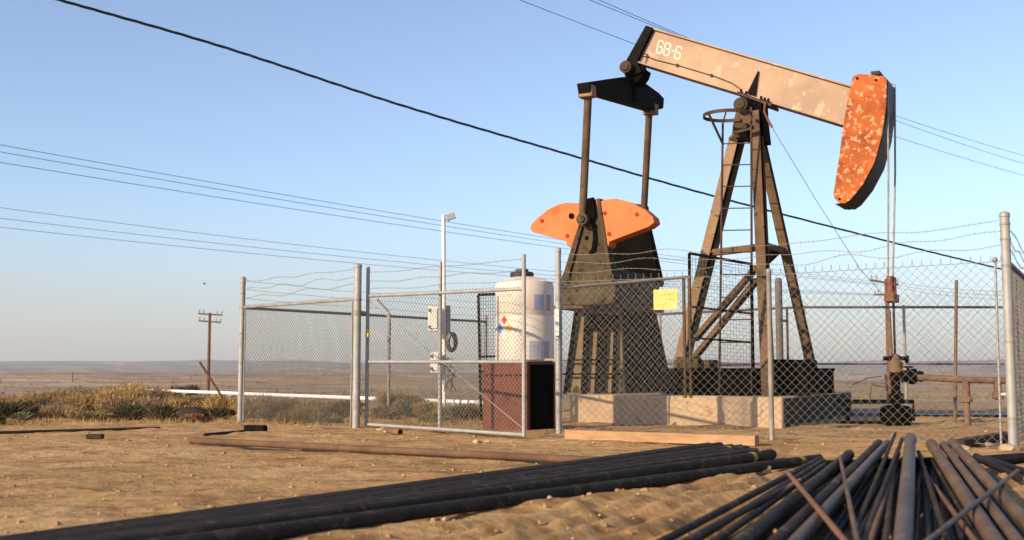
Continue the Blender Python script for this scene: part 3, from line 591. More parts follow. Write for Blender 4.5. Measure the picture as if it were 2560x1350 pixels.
# left side fence going back
BL = at(1215, 803, 25.3); BL = np.array([BL[0], BL[1], 0])
sdf = thing('chain_link_fence', PL_ + np.array([.1, .15, 0]), 'side fence with dark top rail running back from the leftmost post', 'fence')
q0 = PL_ + nrm(BL - PL_) * .08
mb = MB(); mb.tube(q0 + JZ * 1.95, BL + JZ * 1.95, .026, 10); mb.build('top_rail', pm('purple_grey_rail', (.14, .11, .14), (.09, .07, .09), 6, .6), sdf)
mb = MB(); chain(mb, q0, BL, .02, 1.94, .08, .0022); mb.build('chain_link_mesh', M_wire, sdf)
pq = at(971, 1030, 22.2); pq = np.array([pq[0], pq[1], 0]); 
k = MB(); k.tube(pq - JZ * .1, pq + JZ * 1.97, .034, 12); k.path([pq + JZ * 1.95, pq + JZ * 2.0, at(943, 748, 22.2)], .022, 8); k.build('line_post', M_galvold, sdf)
k = MB(); k.tube(BL - JZ * .1, BL + JZ * 2.1, .034, 12); k.build('line_post', M_galvold, sdf)
for i, z in enumerate((2.42, 2.28, 2.12)):
    mb = MB(); barbed(mb, PL_ + JZ * z, BL + JZ * (z - .05), .003, .014, 71 + i); mb.build('barbed_wire', M_wire, sdf)

# back fence
YB = 27.0
def bk(px, z): return np.array([(px - 1280) / F * YB * (1.0), YB, z])
def bx_(px): 
    q = at(px, 800, YB); return np.array([q[0], q[1], 0])
zr = at(2200, 768, YB)[2]; zmid = at(2200, 910, YB)[2]
bkf = thing('chain_link_fence', bx_(2000), 'distant back fence with dark pipe rails behind the wellhead', 'fence')
Lq, Rq = bx_(1560), bx_(2545)
gz = float(ghe(np.array(Rq[0]), np.array(27.))) 
Ltop, Rtop = Lq + JZ * at(1560, 790, YB)[2], Rq + JZ * zr; Mtop = bx_(2000) + JZ * zr
mb = MB(); mb.path([Ltop, Mtop, Rtop], .03, 10); mb.build('top_rail', MATS['purple_grey_rail'], bkf)
mb = MB(); mb.path([Lq + JZ * zmid, Rq + JZ * zmid], .024, 8); mb.build('middle_rail', MATS['purple_grey_rail'], bkf)
mb = MB(); chain(mb, Lq, Rq, .0, (zr + .1, zr + .35), .16, .0034, True); mb.build('chain_link_mesh', M_wire, bkf)
for px in (1650, 2010, 2260, 2543):
    k = MB(); q = bx_(px); k.tube(q - JZ * .3, q + JZ * (zr + .05), .035, 10); k.build('line_post', M_galvold, bkf)
k = MB(); q = at(1950, 900, 24.2); q = np.array([q[0], q[1], 0]); k.lathe(q, [(.078, -.3), (.078, at(1950, 700, 24.2)[2]), (.05, at(1950, 697, 24.2)[2] + .02)], 16)
solo(k, 'fence_post', M_galvdark, 'stout dark grey post standing behind the right tower leg', 'post')
k = MB(); q = at(1970, 900, 23.6); q = np.array([q[0], q[1], 0]); zt_ = at(1970, 770, 23.6)[2]; k.tube(q, q + JZ * zt_, .025, 8); k.path([q + JZ * 1.9, q + JZ * 1.9 - np.array([.15, 0, 0])], .03, 8); k.tube(q + JZ * .9 + np.array([.1, 0, 0]), q + JZ * .9 - np.array([.3, 0, 0]), .02, 6)
solo(k, 'standpipe', M_pit, 'thin brown valve standpipe between the grey post and the right tower leg', 'pipe')

# right side fence
SR = np.array([7.6, 16.3, 0]); srf = thing('chain_link_fence', PR + np.array([.1, .12, 0]), 'fence running off to the right past the thick corner post', 'fence')
q0 = PR + nrm(SR - PR) * .07
mb = MB(); mb.tube(q0 + JZ * 2.1, SR + JZ * 2.1, .028, 10); mb.build('top_rail', MATS['purple_grey_rail'], srf)
mb = MB(); mb.tube(q0 + JZ * .2, SR + JZ * .2, .02, 8); mb.build('bottom_rail', M_galv, srf)
mb = MB(); chain(mb, q0, SR, .03, 2.1, .108, .0036); mb.build('chain_link_mesh', M_wire, srf)
for i, z in enumerate((2.55, 2.42, 2.3)):
    mb = MB(); barbed(mb, PR + JZ * z, SR + JZ * (z - .1), .0035, .02, 81 + i); mb.build('barbed_wire', M_wire, srf)
k = MB(); k.tube(SR - JZ * .2, SR + JZ * 2.5, .04, 12); k.build('line_post', M_galv, srf)
mp = thing('marker_pole', gnd(2503, 1112), 'thin pale pole with a round knob beside the thick corner post', 'pole')
a = gnd(2503, 1112); k = MB(); k.tube(a - JZ * .1, at(2488, 652, a[1]), .014, 8); k.build('pole_shaft', M_galv, mp)
k = MB(); c = at(2487, 650, a[1]); k.lathe(c, [(.01, -.035), (.03, -.02), (.034, 0), (.03, .02), (.01, .035)], 12); k.build('knob', M_galvold, mp)
k = MB(); k.bar(at(2498, 985, a[1]), at(2540, 985, a[1]), .03, .02, u=JZ); k.build('cross_arm', M_white, mp)

# ------------------------------------------------------------------ tank on red box
CX, LX, RX = gnd(1318, 1078), gnd(1207, 1074), gnd(1388, 1074); BX = LX + RX - CX
box = thing('steel_box', CX, 'rust red open sided steel box carrying the white tank', 'steel box'); zt = .965
def panel(a, b, z0, z1, t=.02):
    k = MB(); u = nrm(b - a); n = np.array([-u[1], u[0], 0]); k.prism([a + JZ * z0, b + JZ * z0, b + JZ * z1, a + JZ * z1], n * t); return k
panel(LX, CX, 0, zt).build('front_panel', M_redbox, box)
k = panel(CX + nrm(RX - CX) * .0, CX + nrm(RX - CX) * .06, 0, zt); k.build('side_frame', M_redbox, box)
k = MB(); q = nrm(LX - CX) * .012; k.prism([CX + q + nrm(RX - CX) * .04 + JZ * .01, RX + q + JZ * .01, RX + q + JZ * (zt - .004), CX + q + nrm(RX - CX) * .04 + JZ * (zt - .004)], nrm(LX - CX) * .02); k.build('open_side_shade', M_black, box)  # black panel added to paint the shade inside the open side
panel(RX, BX, 0, zt).build('back_panel', M_redbox, box); panel(BX, LX, 0, zt).build('back_panel', M_redbox, box)
k = MB(); k.prism([LX + JZ * (zt + .001), CX + JZ * (zt + .001), RX + JZ * (zt + .001), BX + JZ * (zt + .001)], JZ * .03); k.build('top_plate', M_redbox, box)
k = MB(); u = nrm(CX - LX); L = np.linalg.norm(CX - LX); n = np.array([u[1], -u[0], 0]); n = n if n[1] < 0 else -n
for i in range(9): c = LX + u * (L * (.06 + .11 * i)) + JZ * .80 + n * .004; k.bar(c, c + u * .05, .025, .006, u=JZ)
k.build('slot_row', M_beamdark, box)
TC = np.array([.19, 16.83, zt + .032]); Rr = .44
tank = thing('chemical_tank', TC, 'white plastic chemical tank with black lid and coloured hazard diamonds', 'tank')
k = MB(); k.lathe(TC, [(Rr - .03, 0), (Rr, .03), (Rr, .66), (Rr - .008, .675), (Rr - .008, .69), (Rr, .705), (Rr, 1.13), (Rr - .02, 1.19), (Rr - .12, 1.235), (.2, 1.27)], 56); tb = k.build('tank_body', M_tank, tank)
k = MB(); k.lathe(TC + np.array([-.04, 0, 1.262]), [(.175, 0), (.18, .07), (.165, .085), (.10, .087), (.10, .12), (.09, .13), (.02, .132)], 32); k.build('lid', M_lid, tank)
def sticker(px, py, w_, h_, mat, name, rot45=False):
    dd = ray(px, py); ox, oy = -TC[0], -TC[1]
    A_ = dd[0] ** 2 + dd[1] ** 2; B_ = 2 * (dd[0] * ox + dd[1] * oy); C_ = ox * ox + oy * oy - (Rr + .004) ** 2
    t_ = (-B_ - math.sqrt(B_ * B_ - 4 * A_ * C_)) / (2 * A_); p = EYE + dd * t_
    th0 = math.atan2(p[1] - TC[1], p[0] - TC[0]); q = MB(); N = 6; vs = []
    for j in range(N + 1):
        s_ = j / N - .5
        hh = h_ / 2 * ((1 - 2 * abs(s_)) if rot45 else 1)
        for zz in (-max(hh, .0006), max(hh, .0006)):
            for rr_ in (Rr + .003, Rr - .004): vs.append(np.array([TC[0] + rr_ * math.cos(th0 + s_ * w_ / Rr), TC[1] + rr_ * math.sin(th0 + s_ * w_ / Rr), p[2] + zz]))
    fs = []
    for j in range(N):
        a = j * 4; fs += [(a, a + 4, a + 6, a + 2), (a + 1, a + 3, a + 7, a + 5), (a, a + 1, a + 5, a + 4), (a + 2, a + 6, a + 7, a + 3)]
    fs += [(0, 2, 3, 1), (N * 4, N * 4 + 1, N * 4 + 3, N * 4 + 2)]
    q.add(vs, fs); return q.build(name, mat, tb, flat=True)
sticker(1260, 800, .12, .14, M_nred, 'hazard_diamond', True); sticker(1249, 820, .14, .17, M_nblue, 'hazard_diamond', True)
sticker(1272, 819, .12, .14, M_nyel, 'hazard_diamond', True); sticker(1261, 839, .12, .14, M_nwhite, 'hazard_diamond', True)
sticker(1348, 755, .16, .22, M_lblue, 'label_panel'); sticker(1372, 757, .10, .24, pm('mauve_label', (.40, .34, .48)), 'label_panel')
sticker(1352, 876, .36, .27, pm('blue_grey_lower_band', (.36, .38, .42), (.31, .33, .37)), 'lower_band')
sticker(1262, 738, .22, .035, pm('faded_print', (.55, .50, .45)), 'faded_print')
k = MB(); k.path([TC + np.array([.25, -.30, 1.2]), TC + np.array([.47, -.2, 1.18]), TC + np.array([.49, -.22, .9]), TC + np.array([.48, -.2, .05])], .014, 8); k.build('fill_pipe', M_white, tank)
k = MB(); c = TC + np.array([.42, -.28, .03]); k.bar(c - np.array([.16, .05, 0]), c + np.array([.2, .06, .01]), .03, .03); k.build('hose_fitting', M_tank, tank)

# mesh guards
def grid_panel(name, label, P00, P10, P11, P01, root_loc, nx, nz, r=.004, bars=()):
    t = thing(name, root_loc, label, 'guard'); k = MB()
    for a, b in ((P00, P10), (P10, P11), (P11, P01), (P01, P00)): k.bar(a, b, .045, .045)
    for fz in bars: k.bar(P00 + (P01 - P00) * fz, P10 + (P11 - P10) * fz, .035, .035)
    k.build('guard_frame', M_black, t); k = MB()
    for i in range(1, nx): s_ = i / nx; k.path([P00 + (P10 - P00) * s_, P01 + (P11 - P01) * s_], r, 3, False)
    for i in range(1, nz): s_ = i / nz; k.path([P00 + (P01 - P00) * s_, P10 + (P11 - P10) * s_], r, 3, False)
    k.build('wire_mesh', M_black, t); return t
Yg = 17.75
grid_panel('mesh_guard', 'black wire mesh guard panel standing left of the white tank', at(1203, 1048, Yg), at(1250, 1048, Yg + .15), at(1250, 735, Yg + .15), at(1196, 737, Yg), at(1203, 1048, Yg), 9, 36, .003, (.38, .5))
a0 = JL(1728, 980, -1.5)[0]; a1 = JL(1884, 980, -1.5)[0]; zt_ = JL(1728, 633, -1.5)[1]
grid_panel('mesh_guard', 'black framed wire mesh guard in front of the tower ladder', J(a0, -1.5, .47), J(a1, -1.5, .47), J(a1, -1.5, JL(1884, 660, -1.5)[1]), J(a0, -1.5, zt_), J(a0, -1.5, .47), 20, 38, .0021, (.4, .62))

# ------------------------------------------------------------------ light pole with boxes
LP = at(1111, 1035, 22.0); LP = np.array([LP[0], 22.0, 0])
lp = thing('light_pole', LP, 'slim white pole with a small floodlight behind the gate', 'light pole')
k = MB(); k.tube(LP - JZ * .2, at(1109, 537, 22.0), .037, 14); k.build('pole_shaft', M_white, lp)
k = MB(); c = at(1113, 548, 22.0); k.path([c, at(1122, 552, 22.0), at(1126, 545, 21.9)], .014, 8); k.bar(at(1117, 545, 21.9), at(1138, 538, 21.9), .11, .10, u=JZ); k.build('floodlight', M_grey, lp)
def cbox(px0, py0, px1, py1, Y, dep, name, label, mat):
    a, b = at(px0, py1, Y), at(px1, py0, Y); t = thing(name, (.5 * (a[0] + b[0]), Y, a[2]), label, 'control box')
    wd, hg = b[0] - a[0], b[2] - a[2]; c = (a + b) / 2
    k = MB(); k.bar(np.array([c[0], Y, a[2]]), np.array([c[0], Y, b[2]]), wd, dep, u=(1, 0, 0)); bo = k.build('cabinet', mat, t, .012)
    k = MB(); k.bar(np.array([c[0], Y - dep / 2 - .012, a[2] + .05]), np.array([c[0], Y - dep / 2 - .012, b[2] - .05]), wd * .8, .02, u=(1, 0, 0)); k.build('door', mat, t, .006)
    for zz in (a[2] + .08, b[2] - .08): k = MB(); k.bar(np.array([a[0] + wd * .12, Y - dep / 2 - .03, zz - .03]), np.array([a[0] + wd * .12, Y - dep / 2 - .03, zz + .03]), .03, .03); k.build('latch', M_rust, t)
cbox(1071, 766, 1097, 828, 21.8, .22, 'control_box', 'larger white control box high on the pole behind the gate', M_white)
cbox(1103, 764, 1126, 842, 22.15, .16, 'control_box', 'grey metal panel mounted right of the pole behind the white box', M_grey)
cbox(1077, 880, 1098, 932, 21.8, .20, 'control_box', 'smaller white junction box low on the pole behind the gate', M_white)
k = MB(); c = at(1129, 855, 21.8)
for i in range(4):
    k.path([c + np.array([(.055 + .013 * i) * math.cos(a), -.05 + .03 * i, (.14 + .012 * i) * math.sin(a)]) for a in np.linspace(0, 2 * math.pi, 28)], .028, 7, False)
solo(k, 'hose_coil', M_lid, 'coil of black hose hung on the white pole', 'hose')
k = MB()
for i in range(7):
    a = at(1104 + R.uniform(-6, 8), 895 + R.uniform(-10, 20), 21.75); pts = [a]
    for j in range(5): pts.append(at(1100 + R.uniform(-2, 38) + j * 2, 905 + j * 17 + R.uniform(-10, 10), 21.7 + R.uniform(-.1, .1)))
    k.path(pts, .008, 5)
solo(k, 'cable_bundle', M_lid, 'tangle of thin black cables dangling below the pole boxes', 'cables')

# ------------------------------------------------------------------ wellhead and flowline
WX, _ = JL(2229, 600, 0); WB = J(WX, 0, 0)
wh = thing('wellhead', WB, 'dark oil wellhead with polished rod under the horsehead', 'wellhead')
zz = lambda py: at(2230, py, WB[1])[2]
def wl(name, prof, mat): k = MB(); k.lathe(np.array([WB[0], WB[1], 0]), prof, 20); return k.build(name, mat, wh)
wl('polished_rod', [(.02, zz(905)), (.02, zz(690))], M_pit)
k = MB(); k.path([at(2222, 775, WB[1] - .05), at(2228, 890, WB[1] - .05)], .03, 8); k.build('rod_liner', M_welltan, wh)
wl('stuffing_box', [(.05, zz(935)), (.11, zz(930)), (.11, zz(905)), (.075, zz(900)), (.075, zz(888)), (.03, zz(884))], M_welltan)
k = MB(); c = np.array([WB[0], WB[1], zz(896)]); k.bar(c - np.array([.19, 0, 0]), c + np.array([.2, 0, 0]), .07, .07); k.bar(c + np.array([.19, 0, -.08]), c + np.array([.2, 0, .05]), .05, .05); k.build('flange_bolts', M_black, wh)
wl('riser', [(.075, 0.1), (.075, zz(1000)), (.12, zz(998)), (.12, zz(985)), (.07, zz(982)), (.07, zz(950)), (.10, zz(948)), (.10, zz(938)), (.05, zz(934))], M_black)
k = MB(); c = np.array([WB[0] - .02, WB[1], 0]); k.lathe(c, [(.26, -.05), (.26, .26), (.2, .29), (.1, .30)], 8); k.build('casing_head', M_black, wh, .01)
k = MB(); k.path([at(2092, 1004, WB[1] - .35), at(2283, 1004, WB[1] - .35), at(2283, 1052, WB[1] - .35)], .035, 10); k.tube(at(2118, 1004, WB[1] - .35), at(2118, 1052, WB[1] - .35), .045, 10); k.tube(at(2092, 1056, WB[1] - .4), at(2200, 1056, WB[1] - .4), .025, 8); k.build('side_pipe', M_black, wh)
k = MB(); k.path([at(2130, 963, WB[1]), at(2170, 945, WB[1] + .1), at(2205, 940, WB[1])], .008, 6); k.path([at(2230, 970, WB[1] - .2), at(2180, 962, WB[1] - .2), at(2175, 990, WB[1] - .2), at(2180, 1004, WB[1] - .3)], .009, 6); k.path([at(2213, 935, WB[1] - .1), at(2222, 1010, WB[1] - .1)], .02, 8); k.build('tubing', M_pit, wh)
fl = thing('flowline', at(2415, 1062, 17.6), 'rusty flowline pipe with valve running right from the wellhead', 'pipe')
k = MB(); YF = WB[1] - .5; k.path([at(2245, 940, WB[1]), at(2300, 943, WB[1] - .15), at(2420, 950, YF), at(2600, 952, YF)], .055, 12); k.build('pipe_run', M_welltan, fl)
k = MB()
for px, r_, l_ in ((2262, .10, 14), (2282, .13, 10), (2300, .09, 12)): c = at(px, 941, WB[1] - .1); d2 = nrm(at(2420, 950, YF) - at(2300, 943, WB[1] - .15)); k.tube(c - d2 * .05, c + d2 * .05, r_, 12)
c = at(2270, 928, WB[1] - .1); k.lathe(c, [(.02, -.1), (.02, .05), (.09, .06), (.09, .08), (.02, .085)], 14); k.build('valve', M_black, fl)
k = MB(); c = at(2415, 952, YF); g_ = np.array([c[0], c[1], 0]); k.lathe(g_, [(.05, -.1), (.06, .02), (.05, .05), (.05, .36), (.09, .37), (.09, .43), (.06, .45), (.06, c[2])], 14); k.build('support_leg', M_welltan, fl)
k = MB(); c = at(2493, 955, YF); k.tube(c + JZ * .03, c - JZ * .22, .06, 12); k.lathe(c - JZ * .28, [(.03, 0), (.09, .02), (.09, .12), (.05, .14)], 14); k.build('elbow', M_welltan, fl)
k = MB(); c = at(2387, 1056, 18.9); c = np.array([c[0], c[1], 0]); k.tube(c - JZ * .1, at(2391, 700, 18.9), .027, 12)
vp = solo(k, 'vent_pipe', M_welltan, 'tall slender pipe standing behind the flowline', 'pipe')

# ------------------------------------------------------------------ utility poles and wires
def upole(px, top, Y, r, arms, label, name='utility_pole', zb=None):
    zt_ = at(px, top, Y)[2]; x = at(px, 900, Y)[0]; zb = float(ghe(np.array(x), np.array(Y))) - .5 if zb is None else zb
    t = thing(name, (x, Y, zb), label, 'utility pole'); k = MB(); k.tube((x, Y, zb), (x, Y, zt_), r, 10, r * .75); k.build('pole_shaft', M_oldwood, t)
    for (x0, y0, x1, y1, th) in arms:
        k = MB(); k.bar(at(x0, y0, Y - r), at(x1, y1, Y - r), th, th, u=JZ); ar = k.build('crossarm', M_oldwood, t)
        for s_ in (.03, .22, .78, .97):
            k = MB(); c = at(x0 + (x1 - x0) * s_, y0 + (y1 - y0) * s_, Y - r); k.lathe(c, [(.05 * th / .13, 0), (.05 * th / .13, .2 * th / .13), (.09 * th / .13, .22 * th / .13), (.04 * th / .13, .36 * th / .13)], 8); k.build('insulator', M_grey, ar)
    return t
upole(522, 782, 120, .19, [(496, 784, 556, 788, .16), (497, 802, 552, 806, .16)], 'brown wooden utility pole with two crossarms left of the fence')
upole(2222, 697, 110, .26, [(2176, 700, 2246, 712, .2), (2186, 737, 2232, 735, .16)], 'brown utility pole seen behind the wellhead rod')
upole(183, 930, 420, .2, [], 'tiny distant pole above the straw brush at left'); upole(4, 948, 380, .2, [], 'tiny distant pole at the left edge of the photo'); upole(477, 938, 380, .18, [], 'tiny distant pole just left of the two crossarm pole')
def wire(pts, r, label, group, sag=0, name='power_line'):
    k = MB(); k.path(pts, r, 5, True); v = solo(k, name, M_darkwire, label, 'wire', group); return v
def cat(p, q, sag, n=30):
    p = np.asarray(p); q = np.asarray(q); return [p + (q - p) * t - JZ * sag * 4 * t * (1 - t) for t in np.linspace(0, 1, n)]
for i, (ly, mid, ry, off) in enumerate(((360, 0, 708, 0), (378, 0, 714, 6), (405, 0, 718, 20))):
    a, b = at(-60, ly - 9, 50), at(2195 + off, ry - 4, 110)
    wire(cat(a, b, .55), .014, ('topmost', 'middle', 'lowest')[i] + ' wire of the upper trio crossing the left sky', 'thin wires of the upper trio')
for i, (ly, ry) in enumerate(((518, 735), (545, 737), (568, 739))):
    a, b = at(-60, ly - 7, 70), at(2190 + 15 * i, ry, 112)
    wire(cat(a, b, .8), .014, ('topmost', 'middle', 'lowest')[i] + ' wire of the lower trio over the left horizon', 'thin wires of the lower trio')
for i, (pa, pb) in enumerate((((1455, -8), (2620, 405)), ((1475, -10), (2620, 427)), ((1270, -12), (2620, 455)))):
    a, b = at(*pa, 34), at(*pb, 60)
    wire(cat(a, b, .35), .010, ('uppermost wire crossing behind the walking beam tail', 'second wire crossing behind the walking beam tail', 'lowest wire meeting the walking beam tail from the left')[i], 'thin wires behind the walking beam')
for i, (ry0, ry1) in enumerate(((706, 728), (713, 740), (720, 752))):
    wire(cat(at(2246, ry0, 110), at(2620, ry1, 80), .3), .014, ('upper', 'middle', 'lower')[i] + ' wire running right from the pole behind the wellhead', 'wires right of the wellhead')
# thick twisted cable
cp = [(80, -22, 17.6), (150, 0, 18), (560, 118, 19.9), (1000, 262, 22.0), (1400, 380, 24.2), (1780, 489, 26.6), (2235, 607, 30.6), (2480, 667, 33.6), (2640, 706, 36)]
C = np.array([at(*q) for q in cp]); tt = np.linspace(0, 1, len(cp)); ts = np.linspace(0, 1, 240)
def crs(ts):
    out = []
    for t in ts:
        u = t * (len(cp) - 1); i = min(int(u), len(cp) - 2); f = u - i; P = [C[max(i - 1, 0)], C[i], C[i + 1], C[min(i + 2, len(cp) - 1)]]
        out.append(.5 * ((2 * P[1]) + (-P[0] + P[2]) * f + (2 * P[0] - 5 * P[1] + 4 * P[2] - P[3]) * f * f + (-P[0] + 3 * P[1] - 3 * P[2] + P[3]) * f ** 3))
    return np.array(out)
cl = crs(ts); k = MB()
for s_ in range(3):
    k.path([p + .012 * (math.cos(i * .55 + 2.094 * s_) * JZ + math.sin(i * .55 + 2.094 * s_) * np.array([-.5, .85, 0])) for i, p in enumerate(cl)], .0155, 6)
solo(k, 'power_cable', M_darkwire, 'thick black twisted cable slanting across the whole sky', 'cable')
# white pipeline
P0, P1 = at(340, 974, 36.0), at(1290, 1010, 21.3)
wp = thing('pipeline', (P0 + P1) / 2 - JZ * .3, 'long white pipeline raised on low stands behind the brush', 'pipeline')
k = MB(); k.tube(P0, P1, .044, 14); k.build('pipe_run', M_pipewhite, wp)
for s_ in (.05, .2, .36, .54, .72, .9):
    c = P0 + (P1 - P0) * s_; k = MB(); k.tube(c - JZ * .055, c - JZ * .75, .035, 8); k.bar(c - JZ * .06 - JB * .1, c - JZ * .06 + JB * .1, .03, .08, u=JZ); k.build('stand', M_galvold, wp)
k = MB(); k.tube(at(586, 1040, 21.5), at(499, 905, 21.5), .022, 8); solo(k, 'leaning_pole', M_oldwood, 'dark thin pole leaning over the brush left of the fence', 'pole')

# ------------------------------------------------------------------ timbers and pipes on the ground
k = MB(); a, b = gnd(1418, 1098, .0), gnd(1893, 1116, 0); k.bar(a + JZ * .06, b + JZ * .065, .14, .12, u=(0, 1, 0)); solo(k, 'timber', M_wood, 'pale orange lumber beam lying along the front of the fence', 'timber', bevel=.006)
k = MB(); k.tube(gnd(478, 1101, .06), gnd(1500, 1152, .05), .038, 12); solo(k, 'ground_pipe', M_groundpipe, 'long brown pipe lying on the dirt in front of the gate', 'pipe')
k = MB(); k.tube(gnd(-60, 1083, .02), gnd(400, 1070, .02), .022, 8); solo(k, 'ground_pipe', M_rod, 'thin dark pipe lying at the edge of the brush at left', 'pipe')
k = MB(); k.tube(gnd(510, 1087, .02), gnd(640, 1075, .03), .02, 8); solo(k, 'ground_pipe', M_rod, 'short dark rod on the dirt before the leftmost fence post', 'pipe')
k = MB(); a = gnd(614, 1080); k.bar(a + JZ * .05, gnd(664, 1081) + JZ * .05, .12, .10); solo(k, 'block', M_beamdark, 'small dark block on the dirt near the leftmost fence post', 'block', bevel=.015)
k = MB(); a = gnd(217, 1098); k.bar(a + JZ * .035, gnd(258, 1098) + JZ * .035, .10, .06); solo(k, 'block', M_rod, 'flat dark block alone on open dirt at left', 'block', bevel=.012)
k = MB(); k.bar(gnd(2398, 1124) + JZ * .05, gnd(2522, 1103) + JZ * .06, .13, .12); solo(k, 'timber', M_rod, 'dark timber lying at the foot of the thick corner post', 'timber', bevel=.01)
k = MB(); k.hollow(gnd(1001, 1080, .03), gnd(962, 1077, .03), .045); solo(k, 'ground_pipe', M_rust, 'short pipe stub with a dark open end below the gate', 'pipe')

# left pipe stack
def pipe(far, near, r, mat, label, group, name='steel_pipe', band=None, collar=True, bandmat=M_ybandm, sagz=0):
    far = np.asarray(far, float); near = np.asarray(near, float); d = nrm(near - far)
    if not (band or collar):
        k = MB(); k.hollow(far, near, r, 14, r * .25); return solo(k, name, mat, label, 'pipe', group)
    off = (far + near) / 2 - JZ * r; t = thing(name, off, label, 'pipe', group)
    k = MB(); k.hollow(far, near, r, 16, r * .25); k.build('pipe_body', mat, t)
    if collar: k = MB(); k.tube(far + d * .03, far + d * .2, r * 1.15, 16); k.build('coupling', mat, t)
    if band: k = MB(); k.tube(far + d * band, far + d * (band + .07), r * 1.04, 16); k.build('paint_band', bandmat, t)
    return t
farA, farB = gnd(1762, 1116, .095), gnd(1925, 1139, .06); nearA, nearB = gnd(600, 1276, .095), gnd(600, 1322, .06)
names = ['rearmost black pipe of the left stack with its end by the lumber', 'second black pipe from the rear of the left stack', 'third black pipe from the rear of the left stack', 'middle black pipe of the left stack', 'black pipe just in front of the middle of the left stack', 'black pipe second from the front of the left stack', 'front black pipe of the left stack with a yellow painted band']
ends = [(1772, 1117), (1800, 1116), (1828, 1121), (1852, 1122), (1868, 1126), (1888, 1131), (1931, 1136)]
for i in range(7):
    s_ = i / 6; f_ = gnd(ends[i][0], ends[i][1], .055); n0 = gnd(600, 1281 + (1322 - 1281) * s_, .055)
    d = nrm(n0 - f_); n1 = n0 + d * 3.4
    pipe(f_, n1, .048, (M_pipeA, M_pipeB, M_pipeA, M_pipeB, M_pipeA, M_pipeA, M_pipeB)[i], names[i], 'black pipes laid side by side in the left stack', band=.42 if i in (6, ) else (.3 if i == 3 else None), collar=i in (6, 4))
f_ = gnd(2048, 1147, .06); n0 = gnd(600, 1347, .045); m0 = gnd(1200, 1260, .045); d = nrm(m0 - f_); 
pipe(f_, f_ + d * 10.5, .045, M_pipeB, 'single black pipe lying just in front of the left stack', 'black pipes laid side by side in the left stack', band=.33, collar=False)
# right bundle
def P2(fx, fy, fY, nx, ny, nY, ext=1.28):
    a, b = at(fx, fy, fY), at(nx, ny, nY); return a, a + (b - a) * ext
G = 'pipes and rods tangled in the right foreground pile'
big = [
 (2276, 1096, 9.9, 2258, 1350, 5.2, .045, M_pipegrey, 'thickest pale grey pipe running up the middle of the right pile', True),
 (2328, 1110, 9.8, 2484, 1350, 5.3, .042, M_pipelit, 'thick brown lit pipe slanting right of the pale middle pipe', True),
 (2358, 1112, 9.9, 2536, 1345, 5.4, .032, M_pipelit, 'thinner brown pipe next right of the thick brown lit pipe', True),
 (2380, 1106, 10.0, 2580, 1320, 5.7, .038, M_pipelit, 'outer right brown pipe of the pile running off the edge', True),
 (2124, 1136, 9.6, 1861, 1350, 5.2, .038, M_rod, 'dark pipe with a fat collar slanting left in the right pile', True),
 (2198, 1109, 10.0, 1948, 1350, 5.3, .036, M_rod, 'left one of the two long parallel pipes in the right pile', True),
 (2219, 1109, 10.0, 1996, 1350, 5.2, .034, M_pipegrey, 'right one of the two long parallel pipes in the right pile', True),
 (2049, 1148, 9.6, 1690, 1336, 5.5, .022, M_rod, 'outermost left thin rod of the right pile', False),
 (2058, 1152, 9.5, 1752, 1342, 5.4, .020, M_rod, 'second thin rod from the left of the right pile', False),
 (2062, 1162, 9.2, 1800, 1345, 5.3, .020, M_rod, 'third thin rod from the left of the right pile', False),
 (1992, 1206, 7.6, 1722, 1350, 5.0, .020, M_rod, 'low thin rod with its end lying at the left foot of the pile', False),
 (2000, 1200, 7.6, 1915, 1254, 6.6, .012, M_wood, 'pale wooden lath caught among the left rods of the pile', False),
 (2238, 1084, 10.1, 2128, 1350, 5.3, .014, M_rod, 'tall thin rod whose tip stands above the right pile', False),
 (2255, 1098, 10.0, 2160, 1350, 5.2, .016, M_rod, 'thin rod leaning just left of the pale middle pipe', False),
 (2246, 1134, 9.3, 2178, 1350, 5.2, .017, M_rust, 'brown rod between the parallel pipes and the pale middle pipe', False),
 (2236, 1172, 8.3, 2214, 1350, 5.1, .016, M_rod, 'short dark rod hugging the left side of the pale middle pipe', False),
 (2330, 1150, 9.2, 2440, 1340, 5.5, .014, M_rod, 'dark thin rod under the thick brown lit pipe', False),
 (2296, 1130, 9.4, 2366, 1345, 5.3, .016, M_rod, 'dark rod just right of the pale middle pipe', False),
]
for fx, fy, fY, nx, ny, nY, r, m, lab, col in big:
    a, b = P2(fx, fy, fY, nx, ny, nY); pipe(a, b, r, m, lab, G, 'steel_pipe' if r > .03 else 'rod', collar=col)
k = MB(); k.path([at(2302, 1138, 9.3), at(2306, 1160, 8.7), at(2318, 1190, 8.0), at(2362, 1250, 6.7), at(2432, 1345, 5.3), at(2500, 1440, 4.5)], .014, 8); solo(k, 'bent_rod', M_rust, 'bent yellowish rod curving beside the thick brown lit pipe', 'rod', G)
for (fx, fy, fY, nx, ny, nY, r, m, lab) in (
 (1970, 1182, 7.4, 2112, 1352, 4.95, .015, M_rust, 'rusty rod lying crosswise over the left pipes of the pile'),
 (2100, 1141, 8.9, 2142, 1345, 5.0, .013, M_pipelit, 'thin tan rod crossing over the two parallel pipes'),
 (2545, 1176, 7.6, 2325, 1348, 5.0, .013, M_pipegrey, 'grey rod crossing over the brown pipes at right')):
    a, b = P2(fx, fy, fY, nx, ny, nY, 1.15); pipe(a, b, r, m, lab, G, 'rod', collar=False)
rr = random.Random(5)
